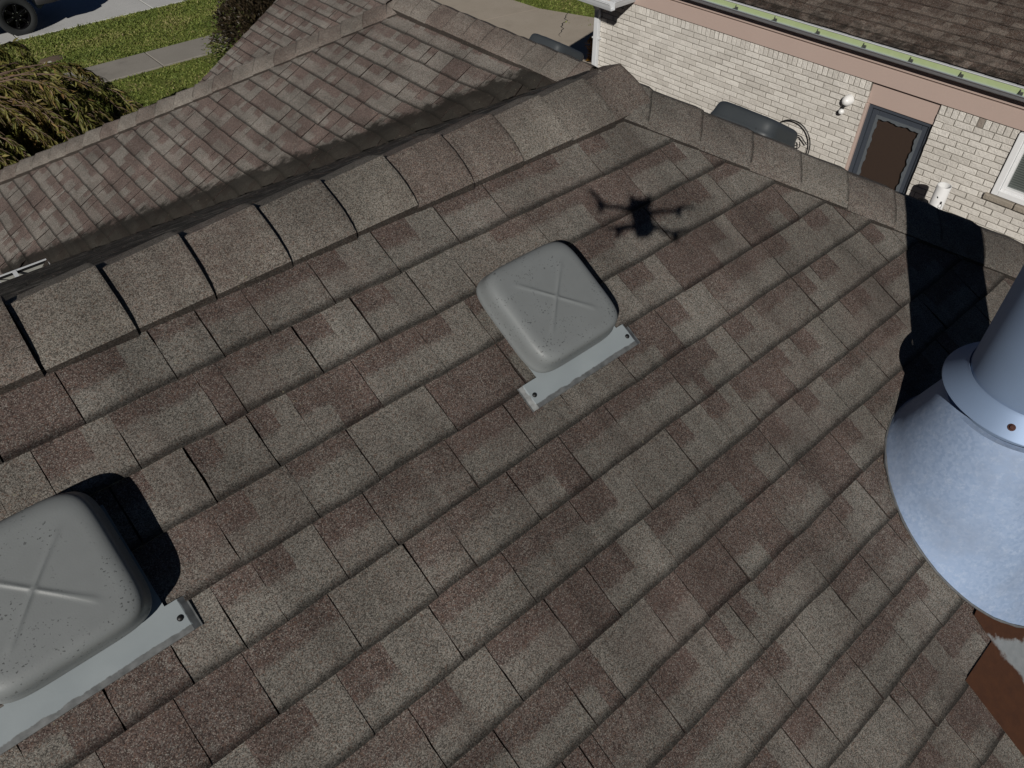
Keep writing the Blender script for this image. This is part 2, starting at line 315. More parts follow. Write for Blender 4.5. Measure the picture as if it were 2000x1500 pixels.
# ------------------------------------------------------------------ shingles
def plane_frame(p0, grad):
    """roof plane z = p0.z + grad.(xy - p0.xy); course dir U is horizontal, V upslope"""
    g = Vector((grad[0], grad[1], 0)); up = g.normalized(); t = g.length
    V = Vector((up.x, up.y, t)).normalized(); Ud = Vector((up.y, -up.x, 0)); N = Ud.cross(V)
    if N.z < 0: N = -N
    return Ud, V, N
def clip(bm, planes):
    for co, no in planes:
        bmesh.ops.bisect_plane(bm, geom=bm.verts[:]+bm.edges[:]+bm.faces[:], plane_co=co, plane_no=no, clear_outer=True, dist=1e-6)
def shingle_slope(p0, grad, urange, vrange, planes, seed, voff=0.0, E=.1435, warp=None, stain_shade=None, detail=1.0, light=0.0, joint=1.0):
    rnd = random.Random(seed); Ud, V, N = plane_frame(p0, grad)
    bm = bmesh.new(); lay = bm.loops.layers.float_color.new('tab')
    k0 = int(math.floor((vrange[0]-voff)/E)) - 1; k1 = int(math.ceil((vrange[1]-voff)/E)) + 1
    for k in range(k0, k1):
        v0 = voff + k*E; u = urange[0] - rnd.random()*.3; raised = rnd.random() < .5; prevgap = 0
        row_j = rnd.random()*100
        while u < urange[1]:
            r = rnd.random()
            w = min(.27, max(.11, rnd.gauss(.172, .036))) if r < .83 else (rnd.uniform(.08, .12) if r < .93 else rnd.uniform(.03, .055))
            h = (.0102 if raised else .0068) + rnd.uniform(-.0008, .0008)
            gap = joint*rnd.choice((.0045, .0032, .0022, .0008, .0006, .0006))
            ty = rnd.random(); lt = min(1, max(0, rnd.gauss(.5 + light, .28)))
            # blocks along u with their own brownness: (fraction, lower brown, upper brown, split)
            if ty < .30: blocks = [(1, .0, rnd.uniform(.75, 1), rnd.uniform(.5, .68))]
            elif ty < .62: blocks = [(rnd.uniform(.4, .65), .0, .95, rnd.uniform(.42, .6)), (1, rnd.uniform(0, .12), rnd.uniform(.1, .4), .75)]
            elif ty < .74: blocks = [(rnd.uniform(.4, .6), .05, .9, rnd.uniform(.4, .55)), (1, .8, .95, .5)]
            elif ty < .86: blocks = [(1, .75, .95, .5)]
            elif ty < .93: blocks = [(1, .02, .2, .8)]
            else: blocks = [(1, .4, .7, .5)]
            ja = rnd.uniform(-.0015, .0015); cut_j = rnd.random()*50
            us = [0.0]; blk = []
            prev = 0.0
            for (f, lo, hi, sp) in blocks:
                n = max(1, int(math.ceil((f-prev)*w/(.045/detail))))
                for i in range(1, n+1):
                    us.append(prev + (f-prev)*i/n); blk.append((lo, hi, sp))
                prev = f
            ulo = u + gap*.5; wid = w - gap
            def pt(fu, fv, hh):
                uu = ulo + fu*wid
                jj = mnoise.noise(Vector((uu*9, row_j, v0*3)))*.004 + ja if fv < .3 else 0
                ju = (mnoise.noise(Vector((fv*5, cut_j + (0 if fu < .5 else 7), 0)))*.0026 + mnoise.noise(Vector((fv*17, cut_j, 3)))*.0016) if (fu < .01 or fu > .99) else 0
                hz = hh*(1-fv) + .0006 + (mnoise.noise(Vector((uu*6, v0*20, row_j)))*.0022 if fv < .5 else 0)
                p = p0 + Ud*(uu+ju) + V*(v0 + fv*E + jj) + N*hz
                if warp: p = warp(p)
                return p
            rows_cache = {}
            for i in range(len(us)-1):
                lo, hi, sp = blk[i]
                vs_ = [0, .06, .13, max(.2, sp-.10), min(.97, sp+.10), 1.06]; bro = [lo, lo, lo, lo, hi, hi]
                colv = []
                for fv in vs_:
                    colv.append((bm.verts.new(pt(us[i], fv, h)), bm.verts.new(pt(us[i+1], fv, h))))
                for j in range(len(vs_)-1):
                    f = bm.faces.new((colv[j][0], colv[j][1], colv[j+1][1], colv[j+1][0]))
                    bs = (bro[j], bro[j], bro[j+1], bro[j+1]); fvs = (vs_[j], vs_[j], vs_[j+1], vs_[j+1])
                    for lp, b_, fv in zip(f.loops, bs, fvs):
                        lp[lay] = (b_, lt, min(fv, 1.0), stain_shade(lp.vert.co) if stain_shade else 0)
                # butt face
                a, b = colv[0]
                c_ = bm.verts.new(a.co - N*(h+.004)); d_ = bm.verts.new(b.co - N*(h+.004))
                f = bm.faces.new((c_, d_, b, a))
                for lp in f.loops: lp[lay] = (lo, lt*.8, .12, stain_shade(lp.vert.co) if stain_shade else 0)
                for side in (0, 1):
                    if (side == 0 and i == 0) or (side == 1 and i == len(us)-2):
                        a = [c[side] for c in colv]
                        b = [bm.verts.new(x.co - N*(h*(1-min(fv, 1)) + .003)) for x, fv in zip(a, vs_)]
                        for j in range(len(a)-1):
                            f = bm.faces.new((a[j], a[j+1], b[j+1], b[j]))
                            for lp in f.loops: lp[lay] = (.9, .1, .05, 0)
            u += w; raised = not raised if rnd.random() < .85 else raised
    clip(bm, planes)
    return bm
def cap_line(A, B, dL, dR, expo, hw, seed, thick=.011, butt_at_end=True, warp=None, crest=.012, base=.016, pillow=.004):
    """overlapping cap shingles bent over the line A-B; dL, dR: unit vectors down the two slopes, across the line"""
    rnd = random.Random(seed); T = (B-A); L = T.length; T.normalize(); n = int(math.ceil(L/expo)); up = (-(dL+dR)).normalized()
    bm = bmesh.new(); lay = bm.loops.layers.float_color.new('tab')
    ws = [-1, -.86, -.62, -.4, -.22, -.1, 0, .1, .22, .4, .62, .86, 1]
    for i in range(n):
        a0 = i*expo; a1 = min(L, (i+1)*expo); tone = min(1, max(0, rnd.gauss(.5, .3))); bro = max(0, min(1, rnd.gauss(.4, .26))); jit = [rnd.uniform(-.006, .006) for _ in range(4)]
        grad = rnd.uniform(-.25, .25)
        secs = []
        for fi in (0, .33, .66, .93, 1.0):
            s = a0 + (a1-a0)*fi; hh = thick*(fi if butt_at_end else (1.03-fi)) + .002; gr_ = {.93: .16, 1.0: .01}.get(fi, 1.0)
            row = []
            for w in ws:
                d = dL if w < 0 else dR; q = abs(w)
                off = d*(q*hw*(1 + (jit[0] if w < 0 else jit[1])*3))
                round_ = up*(crest*max(0, 1-(q/.45)**1.5)*-.35) if q < .45 else Vector((0, 0, 0))
                nn = (up - d*(up.dot(d)))
                nn.normalize()
                lift = nn if q > .3 else (up*(1-q/.3) + nn*(q/.3)).normalized()
                hump = .0025*mnoise.noise(Vector((s*7, w*3, seed))) + pillow*math.sin(math.pi*min(1, q*1.02))*(1 if q > .02 else 0)
                endj = (jit[2]*w + jit[3]*.5) if fi > .6 else 0
                p = A + T*(s + endj*(1 if butt_at_end else 0)) + off + up*base + lift*((hh + hump)*(1 if q < .8 else 1-(q-.8)*2.2)) - (lift*(.006*(q-.8)/.2) if q > .8 else Vector((0, 0, 0))) + round_
                if warp: p = warp(p)
                row.append(bm.verts.new(p))
            secs.append(row)
        m = len(ws); order = secs
        for r0, r1, f0, ga, gb in zip(order[:-1], order[1:], (0, .33, .66, .93), (1, 1, 1, .17), (1, 1, .17, .01)):
            for k in range(m-1):
                f = bm.faces.new((r0[k], r0[k+1], r1[k+1], r1[k]))
                for lp, edge in zip(f.loops, (ga, ga, gb, gb)):
                    wq = max(abs(ws[k]), abs(ws[k+1]))
                    lp[lay] = (max(0, min(1, bro + grad*(f0-.5))), tone, .16 if wq > .95 else edge, 0)
        end = order[-1] if butt_at_end else order[0]
        low = [bm.verts.new(v.co - up*(thick+.010)) for v in end]
        for k in range(m-1):
            f = bm.faces.new((end[k], end[k+1], low[k+1], low[k]))
            for lp in f.loops: lp[lay] = (.8, .2, .1, 0)
        for side in (0, m-1):                                   # thickness along both long edges
            d = dL if side == 0 else dR; ed = [r[side] for r in order]; lo = [bm.verts.new(v.co - up*(base+.008)) for v in ed]
            for k in range(len(ed)-1):
                f = bm.faces.new((ed[k], ed[k+1], lo[k+1], lo[k]))
                for lp in f.loops: lp[lay] = (.8, 0, .0, 1)
    return bm
def mesh_part(name, bm, mat, parent=None, smooth=False):
    bmesh.ops.recalc_face_normals(bm, faces=bm.faces)
    me = bpy.data.meshes.new(name); bm.to_mesh(me); bm.free()
    if smooth:
        for p in me.polygons: p.use_smooth = True
        me.set_sharp_from_angle(angle=R(35))
    return link(name, me, parent, mat)
T_ = .5518; TN = .54

# ------------------------------------------------------------------ ground
def sheet(name, x0, y0, x1, y1, z, mat, kind='structure'):
    m = MB(); m.bm.faces.new([m.bm.verts.new(Vector(p)) for p in ((x0, y0, z), (x1, y0, z), (x1, y1, z), (x0, y1, z))])
    return tag(m.build(name, mat), kind=kind)
sheet('ground', -150, -150, 150, 150, 0.0, M['lawn'])
def slabs(name, rects, z, mat, gap=.013):
    m = MB()
    for (x0, y0, x1, y1) in rects:
        m.box(((x0+x1)/2, (y0+y1)/2, z/2-.03), (x1-x0-gap, y1-y0-gap, z+.06), bevel=.008, seg=1)
    return tag(m.build(name, mat), kind='structure')
slabs('street', [(2.83+3*i, 20.03+3.2*j, 2.83+3*(i+1), 20.03+3.2*(j+1)) for i in range(-5, 9) for j in range(0, 3)], .022, M['street'], .022)
slabs('sidewalk', [(2.87+1.74*i, 16.36, 2.87+1.74*(i+1), 17.37) for i in range(-6, 3)], .03, M['sidewalk'], .022)
def driveway():
    m = MB(); bm = m.bm
    lines = [(8.6, 8.3), (12.35, 8.3)]
    # two bays with an oblique joint between them
    def q(pts):
        m.prism([Vector((x, y, -.02)) for x, y in pts], (0, 0, .048))
    q([(8.7, 8.0), (12.9, 9.4), (13.0, 12.4), (12.53, 13.66), (8.7, 14.43)])
    q([(8.7, 14.445), (12.52, 13.675), (12.45, 14.8), (12.0, 20.0), (8.7, 20.0)])
    q([(6.15, -4), (8.18, -4), (8.18, 7.6), (6.15, 7.6)]); q([(6.15, 7.615), (8.69, 7.615), (8.69, 14.4), (6.15, 14.4)])
    return tag(m.build('driveway', M['driveway']), kind='structure')
driveway()
def crack():
    m = MB(); rnd = random.Random(5); a = Vector((12.9, 13.05, .0292)); b = Vector((11.6, 12.05, .0292)); n = 16; pts = []
    for i in range(n+1):
        t = i/n; p = a.lerp(b, t); d = rnd.uniform(-.05, .05); pts.append(p + Vector((-.6, .8, 0))*d)
    for i in range(n):
        w = .012*math.sin(math.pi*(i+.5)/n) + .004; s = Vector((-.6, .8, 0))*w
        m.bm.faces.new([m.bm.verts.new(x) for x in (pts[i]-s, pts[i]+s, pts[i+1]+s*.9, pts[i+1]-s*.9)])
    return tag(m.build('pavement_crack', plain('crack_dark', (.04, .035, .03), .95)), kind='structure')
crack()
def leaf_quads(bm, lay, p, d, n, ln, wd, c0, c1, fold=.15):
    """one pointed leaf: four triangles round a spine"""
    d = d.normalized(); s = d.cross(n).normalized(); n = s.cross(d)
    a = bm.verts.new(p); b = bm.verts.new(p + d*ln*.45 + s*wd*.5 + n*wd*fold); c = bm.verts.new(p + d*ln); e = bm.verts.new(p + d*ln*.45 - s*wd*.5 + n*wd*fold)
    for f in (bm.faces.new((a, b, c)), bm.faces.new((a, c, e))):
        for lp in f.loops: lp[lay] = (c0, c1, 0, 1)
def grass():
    rnd = random.Random(11); bm = bmesh.new(); lay = bm.loops.layers.float_color.new('tab')
    areas = [(1.2, 17.35, 8.5, 20.08, 26000), (1.2, 12.5, 7.0, 16.4, 13000), (12.3, 11.5, 15.5, 16.5, 8000)]
    for (x0, y0, x1, y1, n) in areas:
        for i in range(n):
            x = rnd.uniform(x0, x1); y = rnd.uniform(y0, y1)
            k = mnoise.noise(Vector((x*1.3, y*1.3, 0)))*.5 + .5; k2 = mnoise.noise(Vector((x*5, y*5, 3)))*.5+.5
            if k2 < .3 and rnd.random() < .5: continue
            h = rnd.uniform(.015, .038)*(1 + .7*(k2 > .7)); a = rnd.uniform(0, 6.28); d = Vector((math.cos(a), math.sin(a), 0)); w = rnd.uniform(.012, .03)
            p = Vector((x, y, 0)); tip = p + Vector((rnd.uniform(-.04, .04), rnd.uniform(-.04, .04), h))
            f = bm.faces.new((bm.verts.new(p-d*w), bm.verts.new(p+d*w), bm.verts.new(tip)))
            c = min(1, max(0, k*.9 + rnd.gauss(-.08, .2))); l = rnd.random()
            for lp in f.loops: lp[lay] = (c, l, 0, 1)
    o = mesh_part('grass', bm, M['grass']); return tag(o, kind='stuff')
grass()
def dirt():
    e = empty('dirt_mound', (3.0, 18.35, 0), 'small bare patch of brown soil with a pale stone in the lawn strip', 'dirt patch')
    m = MB(); rnd = random.Random(2); rings = []
    for r, z in ((.22, .0), (.17, .02), (.10, .035), (.05, .03)):
        rings.append([m.bm.verts.new(Vector((3.0 + r*1.25*math.cos(a*.3927)*(1+rnd.uniform(-.15, .15)), 18.35 + r*.8*math.sin(a*.3927)*(1+rnd.uniform(-.15, .15)), z + rnd.uniform(0, .02)))) for a in range(16)])
    for i in range(3):
        for k in range(16): m.bm.faces.new((rings[i][k], rings[i][(k+1) % 16], rings[i+1][(k+1) % 16], rings[i+1][k]))
    m.bm.faces.new(rings[-1]); m.build('soil', M['soil'], e, True)
    m = MB(); m.box((2.9, 18.2, .02), (.16, .06, .04), Matrix.Rotation(.2, 3, 'Z'), bevel=.02); m.build('stone', M['stone'], e, True)
dirt()

# ------------------------------------------------------------------ the house under the drone
house = empty('brick_house', (0, 0, 0), 'near brick house with brown grey shingle hip roof filling most of the view', 'house')
RZ, RY, HX = -.9855, 1.65, 1.82          # main ridge height, its y, and the x of its hip end
WX, WZ = 3.125, -1.7056                  # wing ridge
WY = 4.79                                # where the wing ridge ends in a hip
def zM(x, y): return T_*y - 1.896
def zN(x, y): return RZ - TN*(y-RY)
def zH(x, y): return RZ - T_*(x-HX)
def zA(x, y): return T_*x - 3.43
def pl(ax, ay, c): # keep ax*x+ay*y <= c
    n = Vector((ax, ay, 0)); return (n.normalized()*(c/n.length), n.normalized())
EAVE = -3.27
# main slope facing the camera
bm = shingle_slope(P(0, RY, RZ), (0, T_), (-4.5, 6.6), (-4.9, 0.05), [pl(0, 1, RY-.02), pl(1, 1, RY+HX), pl(-1, 0, 4.2), pl(0, -1, 2.5)], 101, voff=-.014)
mesh_part('roof_slope', bm, M['shingle'], house)
# its back slope, in raking light
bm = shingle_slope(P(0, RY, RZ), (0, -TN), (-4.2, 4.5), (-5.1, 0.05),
                   [pl(0, -1, -RY-.02), pl(T_, TN, 3.3355), (P(HX, RY, 0), Vector((1, -(TN/T_)**-1*1.0, 0)).normalized()), pl(0, 1, 5.765), pl(-1, 0, 4.2)], 102, stain_shade=lambda p: .66)  # whole slope darkened in colour, partly stain, partly painted shade
mesh_part('roof_slope', bm, M['shingle'], house)
# hip slope facing the neighbour, running on as the far side of the wing
bm = shingle_slope(P(HX, 0, RZ), (-T_, 0), (-2.6, 12.0), (-5.0, 0.05), [pl(-1, -1, -(RY+HX)), pl(-T_, TN, TN*RY - T_*HX), pl(0, 1, WY), pl(1, 0, 5.95)], 103, detail=.6)
m2 = shingle_slope(P(HX, 0, RZ), (-T_, 0), (-12, -2.0), (-5.0, 0.05), [pl(0, -1, -2.9), pl(-1, 0, -WX), pl(-1, 1, WY-WX), pl(1, 0, 5.95)], 104, detail=.6)
tmp = bpy.data.meshes.new('t'); m2.to_mesh(tmp); bm.from_mesh(tmp); m2.free()
mesh_part('roof_slope', bm, M['shingle'], house)
# wing slope facing the sun; courses curl up where they run into the valley
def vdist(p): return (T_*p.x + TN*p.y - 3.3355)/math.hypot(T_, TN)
def swoop(p):
    d = vdist(p)
    if p.x < .2: return p
    r = .34; d = max(d, 0)
    if d < r:
        h = .046*(1-d/r)**2
        if d < .075: h *= max(0, d/.075)**.6
        return p + Vector((0, 0, h))
    return p
def valley_stain_shade(p):  # darkest at the valley: debris stain plus shade painted into the colour
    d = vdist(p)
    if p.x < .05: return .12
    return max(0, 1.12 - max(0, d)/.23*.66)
sA = dict(p0=P(0, 6, zA(0, 0)), grad=(T_, 0))
aU = (-4, 6); aV = (-2.0, 4.0)
bmA = shingle_slope(sA['p0'], sA['grad'], aU, aV, [pl(1, 0, WX), pl(-T_, -TN, -3.3355), pl(1, 1, WX+WY), pl(-1, 0, -.26)], 105, warp=swoop, stain_shade=valley_stain_shade, joint=2.4)
m2 = shingle_slope(sA['p0'], sA['grad'], aU, aV, [pl(1, 0, .26), pl(0, -1, -5.45), pl(1, 1, WX+WY), pl(-1, 0, 1.4)], 105, warp=swoop, stain_shade=valley_stain_shade, joint=2.4)
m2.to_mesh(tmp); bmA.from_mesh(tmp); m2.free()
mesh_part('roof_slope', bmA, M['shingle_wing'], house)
# hip end of the wing, falling away from the camera
bm = shingle_slope(P(0, WY, WZ), (0, -T_), (-4, 8), (-5, .05), [pl(-1, -1, -(WX+WY)), pl(1, -1, WX-WY), pl(0, 1, 8.4)], 106, detail=.5)
mesh_part('roof_slope', bm, M['shingle'], house)
# lower garage roof beyond the hip
bm = shingle_slope(P(0, 8, -5.33), (T_, 0), (-3, 6), (-2, 8.0), [pl(1, 0, 4.78), pl(0, 1, 9.42), pl(0, -1, -6.2), pl(-1, 0, -2.55)], 107, voff=.03, light=.08, joint=2.6)
mesh_part('roof_slope', bm, M['shingle_wing'], house)
bm = shingle_slope(P(4.78, 8, -5.33+4.78*T_), (-T_, 0), (-3, 6), (-3, .05), [pl(-1, 0, -4.78), pl(0, 1, 9.42), pl(0, -1, -6.2), pl(1, 0, 6.9)], 108, detail=.5)
mesh_part('roof_slope', bm, M['shingle'], house)
# decking under the courses keeps the roof closed from below
def deck(polys, dz):
    m = MB()
    for pts in polys: m.bm.faces.new([m.bm.verts.new(P(x, y, z+dz)) for x, y, z in pts])
    return m
def qz(f, pts): return [(x, y, f(x, y)) for x, y in pts]
zG = lambda x, y: T_*x - 5.33
zC = lambda x, y: WZ - T_*(y-WY)
vy = lambda x: (3.3355 - T_*x)/TN
dk = deck([qz(zM, [(-4.2, -2.5), (5.97, -2.5), (HX, RY), (-4.2, RY)]),
           qz(zN, [(-4.2, RY), (HX, RY), (WX, vy(WX)), (.4, vy(.4)), (-4.2, vy(.4))]),
           qz(zH, [(HX, RY), (5.95, RY+HX-5.95), (5.95, WY+5.95-WX), (WX, WY), (WX, vy(WX))]),
           qz(zA, [(WX, vy(WX)), (WX, WY), (-1.4, WX+WY+1.4), (-1.4, 5.45), (.39, 5.45), (.39, vy(.39))]),
           qz(zC, [(WX, WY), (WX+3.6, WY+3.6), (WX-3.6, WY+3.6)]),
           qz(zG, [(2.55, 6.2), (4.78, 6.2), (4.78, 9.4), (2.55, 9.4)]),
           qz(lambda x, y: -5.33+2*4.78*T_-T_*x, [(4.78, 6.2), (6.9, 6.2), (6.9, 9.4), (4.78, 9.4)])], -.012)
dk.build('roof_deck', plain('roof_deck_felt', (.02, .018, .016), .95), house)
def slopeM(): return Vector((0, -1, -T_)).normalized()
# ridge and hip caps
bm = cap_line(P(-4.2, RY, RZ), P(HX+.05, RY, RZ+.004), Vector((0, 1, -TN)).normalized(), slopeM(), .1905, .168, 201, thick=.013, base=.016)
mesh_part('ridge_cap', bm, M['cap'], house, True)
def hipd(a, b, g1, g2):
    T = (b-a).normalized()
    def across(g):
        N = Vector((-g[0], -g[1], 1)).normalized(); d = T.cross(N).normalized(); return d if d.z < 0 else -d
    return across(g1), across(g2)
a, b = P(HX-.03, RY+.03, RZ), P(5.95, RY+HX-5.95, zM(0, RY+HX-5.95)); d1, d2 = hipd(a, b, (-T_, 0), (0, T_))
mesh_part('hip_cap', cap_line(a, b, d1, d2, .1905, .165, 202, thick=.0065, base=.0285, pillow=.001), M['cap_hip'], house, True)
a, b = P(WX, vy(WX)-.12, WZ), P(WX, WY+.04, WZ+.004)
mesh_part('ridge_cap', cap_line(a, b, Vector((-1, 0, -T_)).normalized(), Vector((1, 0, -T_)).normalized(), .1905, .165, 203, thick=.009, base=.032, pillow=.003), M['cap_pale'], house, True)
a, b = P(WX+.03, WY-.03, WZ-.01), P(WX-4.6, WY+4.6, WZ-4.6*T_); d1, d2 = hipd(a, b, (0, -T_), (T_, 0))
mesh_part('hip_cap', cap_line(a, b, d1, d2, .1905, .16, 204, thick=.013, base=.038, pillow=.003), M['cap_pale'], house, True)
a, b = P(WX-.03, WY-.03, WZ-.004), P(WX+2.8, WY+2.8, WZ-2.8*T_); d1, d2 = hipd(a, b, (-T_, 0), (0, -T_))
mesh_part('hip_cap', cap_line(a, b, d1, d2, .1905, .16, 205, thick=.011, base=.034), M['cap'], house, True)
# walls
def hwalls():
    m = MB()
    for (x0, y0, x1, y1, zt) in ((-3.9, -2.1, 5.5, 5.3, -3.35), (-.8, 5.32, 5.5, 8.0, -3.9), (2.95, 8.02, 6.6, 9.3, -4.05)):
        m.box(((x0+x1)/2, (y0+y1)/2, (GZ+zt)/2), (x1-x0, y1-y0, GZ+zt))
    return m.build('wall', M['house_brick'], house)
hwalls()
mb = MB(); mb.prism([P(4.78, 9.395, -5.33+4.78*T_-.02), P(2.55, 9.395, -5.33+2.55*T_-.02), P(2.55, 9.395, -5.33+2.55*T_-.16), P(4.78, 9.395, -5.33+4.78*T_-.16)], (0, .02, 0))
mb.prism([P(4.78, 9.395, -5.33+4.78*T_-.02), P(6.9, 9.395, -5.33+2.66*T_-.02), P(6.9, 9.395, -5.33+2.66*T_-.16), P(4.78, 9.395, -5.33+4.78*T_-.16)], (0, .02, 0))
mb.build('rake_board', M['fascia'], house)
# eave gutter at the inner corner
def house_gutter():
    x0, x1, y0, zt = -4.2, .36, 5.77, zN(0, 5.765)-.005
    prof = [(0, 0), (0, -.085), (.075, -.085), (.10, -.05), (.105, -.004), (.112, .0), (.112, .008), (.096, .008), (.096, -.008), (.09, -.05), (.07, -.078), (.006, -.078), (.006, 0)]
    m = MB(); m.prism([P(x0, y0+a, zt+b) for a, b in prof], (x1-x0, 0, 0))
    m.prism([P(x1, y0+a, zt+b) for a, b in ((0, 0), (0, -.085), (.075, -.085), (.10, -.05), (.105, 0))], (.003, 0, 0))
    g = m.build('gutter', M['gutter_white'], house)
    m = MB(); m.prism([P(x0+.01, y0+a, zt+b) for a, b in ((.0695, -.0765), (.0895, -.0485), (.0945, -.016), (.0935, -.016), (.0885, -.048), (.0685, -.0755))], (x1-x0-.012, 0, 0)); m.build('gutter_lining', M['gutter_inside'], g)
    m = MB(); m.prism([P(x0+.01, y0+a, zt+b) for a, b in ((.0948, -.0155), (.0955, .004), (.0945, .004), (.0938, -.0155))], (x1-x0-.012, 0, 0)); m.build('gutter_dark_strip', M['black_iron'], g)  # thin black strip just below the lip
    for k, x in enumerate((-.95, -.42, .13)):
        s = MB(); s.box(P(x, y0+.05, zt+.0085), (.03, .118, .003)); s.build('gutter_strap', M['gutter_white'], g)
    s = MB(); s.tube([P(.02, y0-.05, zt+.03), P(-.03, y0+.10, zt+.013), P(-.05, y0+.19, zt+.02)], .004, 6); s.build('gutter_spike', M['gutter_white'], g)
house_gutter()

# ------------------------------------------------------------------ box vents
def superr(a, n=5.0): c, s = abs(math.cos(a)), abs(math.sin(a)); return (c**n + s**n)**(-1/n)
def make_vent(loc, Ud, V, N, mat, label, notch=True):
    """local x along the courses, y upslope, z off the roof"""
    rot = Matrix((Ud, V, N)).transposed()
    root = empty('roof_vent', loc, label, 'roof vent', 'square box vents on the shingle roof'); root.rotation_euler = rot.to_euler()
    def child(name, m, mt, smooth=True):
        bmesh.ops.recalc_face_normals(m.bm, faces=m.bm.faces); me = bpy.data.meshes.new(name); m.bm.to_mesh(me); m.bm.free()
        if smooth:
            for p in me.polygons: p.use_smooth = True
            me.set_sharp_from_angle(angle=R(50))
        o = bpy.data.objects.new(name, me); C.objects.link(o); me.materials.append(mt); o.parent = root; return o
    m = MB(); seg = 120; rings = []
    prof = [(.1545, .034), (.1546, .039), (.1541, .043), (.1525, .047), (.1508, .052), (.1492, .062), (.148, .072), (.1466, .081), (.1442, .0885), (.1405, .0942), (.1355, .0982), (.129, .1008), (.122, .1024), (.115, .1030)]
    prof += [(.115*(1-i/26), .1030 + .0008*math.sin(i/26*1.57)) for i in range(1, 26)]
    for i, (r, z) in enumerate(prof):
        rg = []
        for k in range(seg):
            a = 2*math.pi*k/seg; n = 5.6 if r > .1 else 5.6*(r/.1) + 2*(1-r/.1); q = superr(a, max(2, n)); x, y = r*q*math.cos(a), r*q*math.sin(a)
            zz = z
            if r < .118:                                       # pressed cross on the lid
                for (cx, cy) in ((1, -1), (1, 1)):
                    al = (x*cx + y*cy)/1.4142; ac = (x*-cy + y*cx)/1.4142
                    if abs(al) < .118: zz += .0024*math.exp(-(ac/.0042)**2)*min(1, (.118-abs(al))/.02)
            rg.append(m.bm.verts.new((x, y - .07*(z-.034), zz)))
        rings.append(rg)
    for i in range(len(rings)-1):
        for k in range(seg): m.bm.faces.new((rings[i][k], rings[i][(k+1) % seg], rings[i+1][(k+1) % seg], rings[i+1][k]))
    m.bm.faces.new(rings[-1])
    inner = [m.bm.verts.new((v.co.x*.985, v.co.y*.985, .033)) for v in rings[0]]; top = [m.bm.verts.new((v.co.x*.84, v.co.y*.84, .072)) for v in rings[0]]
    for k in range(seg):
        m.bm.faces.new((rings[0][k], inner[k], inner[(k+1) % seg], rings[0][(k+1) % seg])); m.bm.faces.new((inner[k], top[k], top[(k+1) % seg], inner[(k+1) % seg]))
    m.bm.faces.new(top)
    hood = child('hood', m, mat)
    m = MB(); m.lathe([(.095, 0.0), (.095, .075)], 40); child('throat', m, M['vent_dark'])
    z0 = .0120
    m = MB(); pts = [(-.182, -.212), (.182, -.212), (.182, -.142), (.158, -.142), (.158, .1), (-.135, .1), (-.135, -.142), (-.182, -.142)]
    m.prism([Vector((x, y, z0-.012)) for x, y in pts], (0, 0, .0135))
    for s in (-1, 1):
        q = [m.bm.verts.new(p) for p in ((s*.182, -.212, z0+.0015), (s*.1985, -.212, .0055), (s*.1985, -.142, .0055), (s*.182, -.142, z0+.0015))]; m.bm.faces.new(q); m.box((s*.1975, -.177, .0056), (.003, .071, .0030))
    fl = child('flange', m, M['flange'], False)
    for s in (-1, 1):
        m = MB(); m.lathe([(.0001, .0045), (.004, .004), (.006, .002), (.0065, 0)], 16, (s*.171, -.178, z0+.0015)); child('nail', m, M['black_iron'])
    m = MB(); m.lathe([(.0001, .004), (.0035, .003), (.0045, 0)], 12, (0, 0, 0), Matrix.Rotation(-1.57, 4, 'Y')); 
    for v in m.bm.verts: v.co += Vector((-.1465, -.05, .05))
    child('screw', m, M['black_iron'])
    return root
Um, Vm, Nm = plane_frame(P(0, 0, 0), (0, T_))
if Um.x < 0: Um = -Um
def ptM(x, s): # s down the slope measured as in y*... plane coordinate
    L = math.hypot(1, T_); y = (-s*L + T_*1.896)/(1+T_*T_); return P(x, y, zM(x, y))
def vent_origin(x, s): return ptM(x, s)
make_vent(vent_origin(1.069, -.391), Um, Vm, Nm, M['vent'], 'grey square roof vent with pressed cross, just below the drone shadow')
make_vent(vent_origin(-.205, -.393), Um, Vm, Nm, M['vent'], 'grey square roof vent cut off by the left edge of the photo, nearest the camera')
Nh = Vector((T_, 0, 1)).normalized(); Vh = Vector((-1, 0, T_)).normalized(); Uh = Vh.cross(Nh)
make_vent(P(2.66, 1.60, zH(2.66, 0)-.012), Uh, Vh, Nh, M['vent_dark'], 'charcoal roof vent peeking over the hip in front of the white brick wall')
make_vent(P(3.42, 3.60, zH(3.42, 0)-.012), Uh, Vh, Nh, M['vent_dark'], 'charcoal roof vent behind the farther ridge, in front of tan driveway')

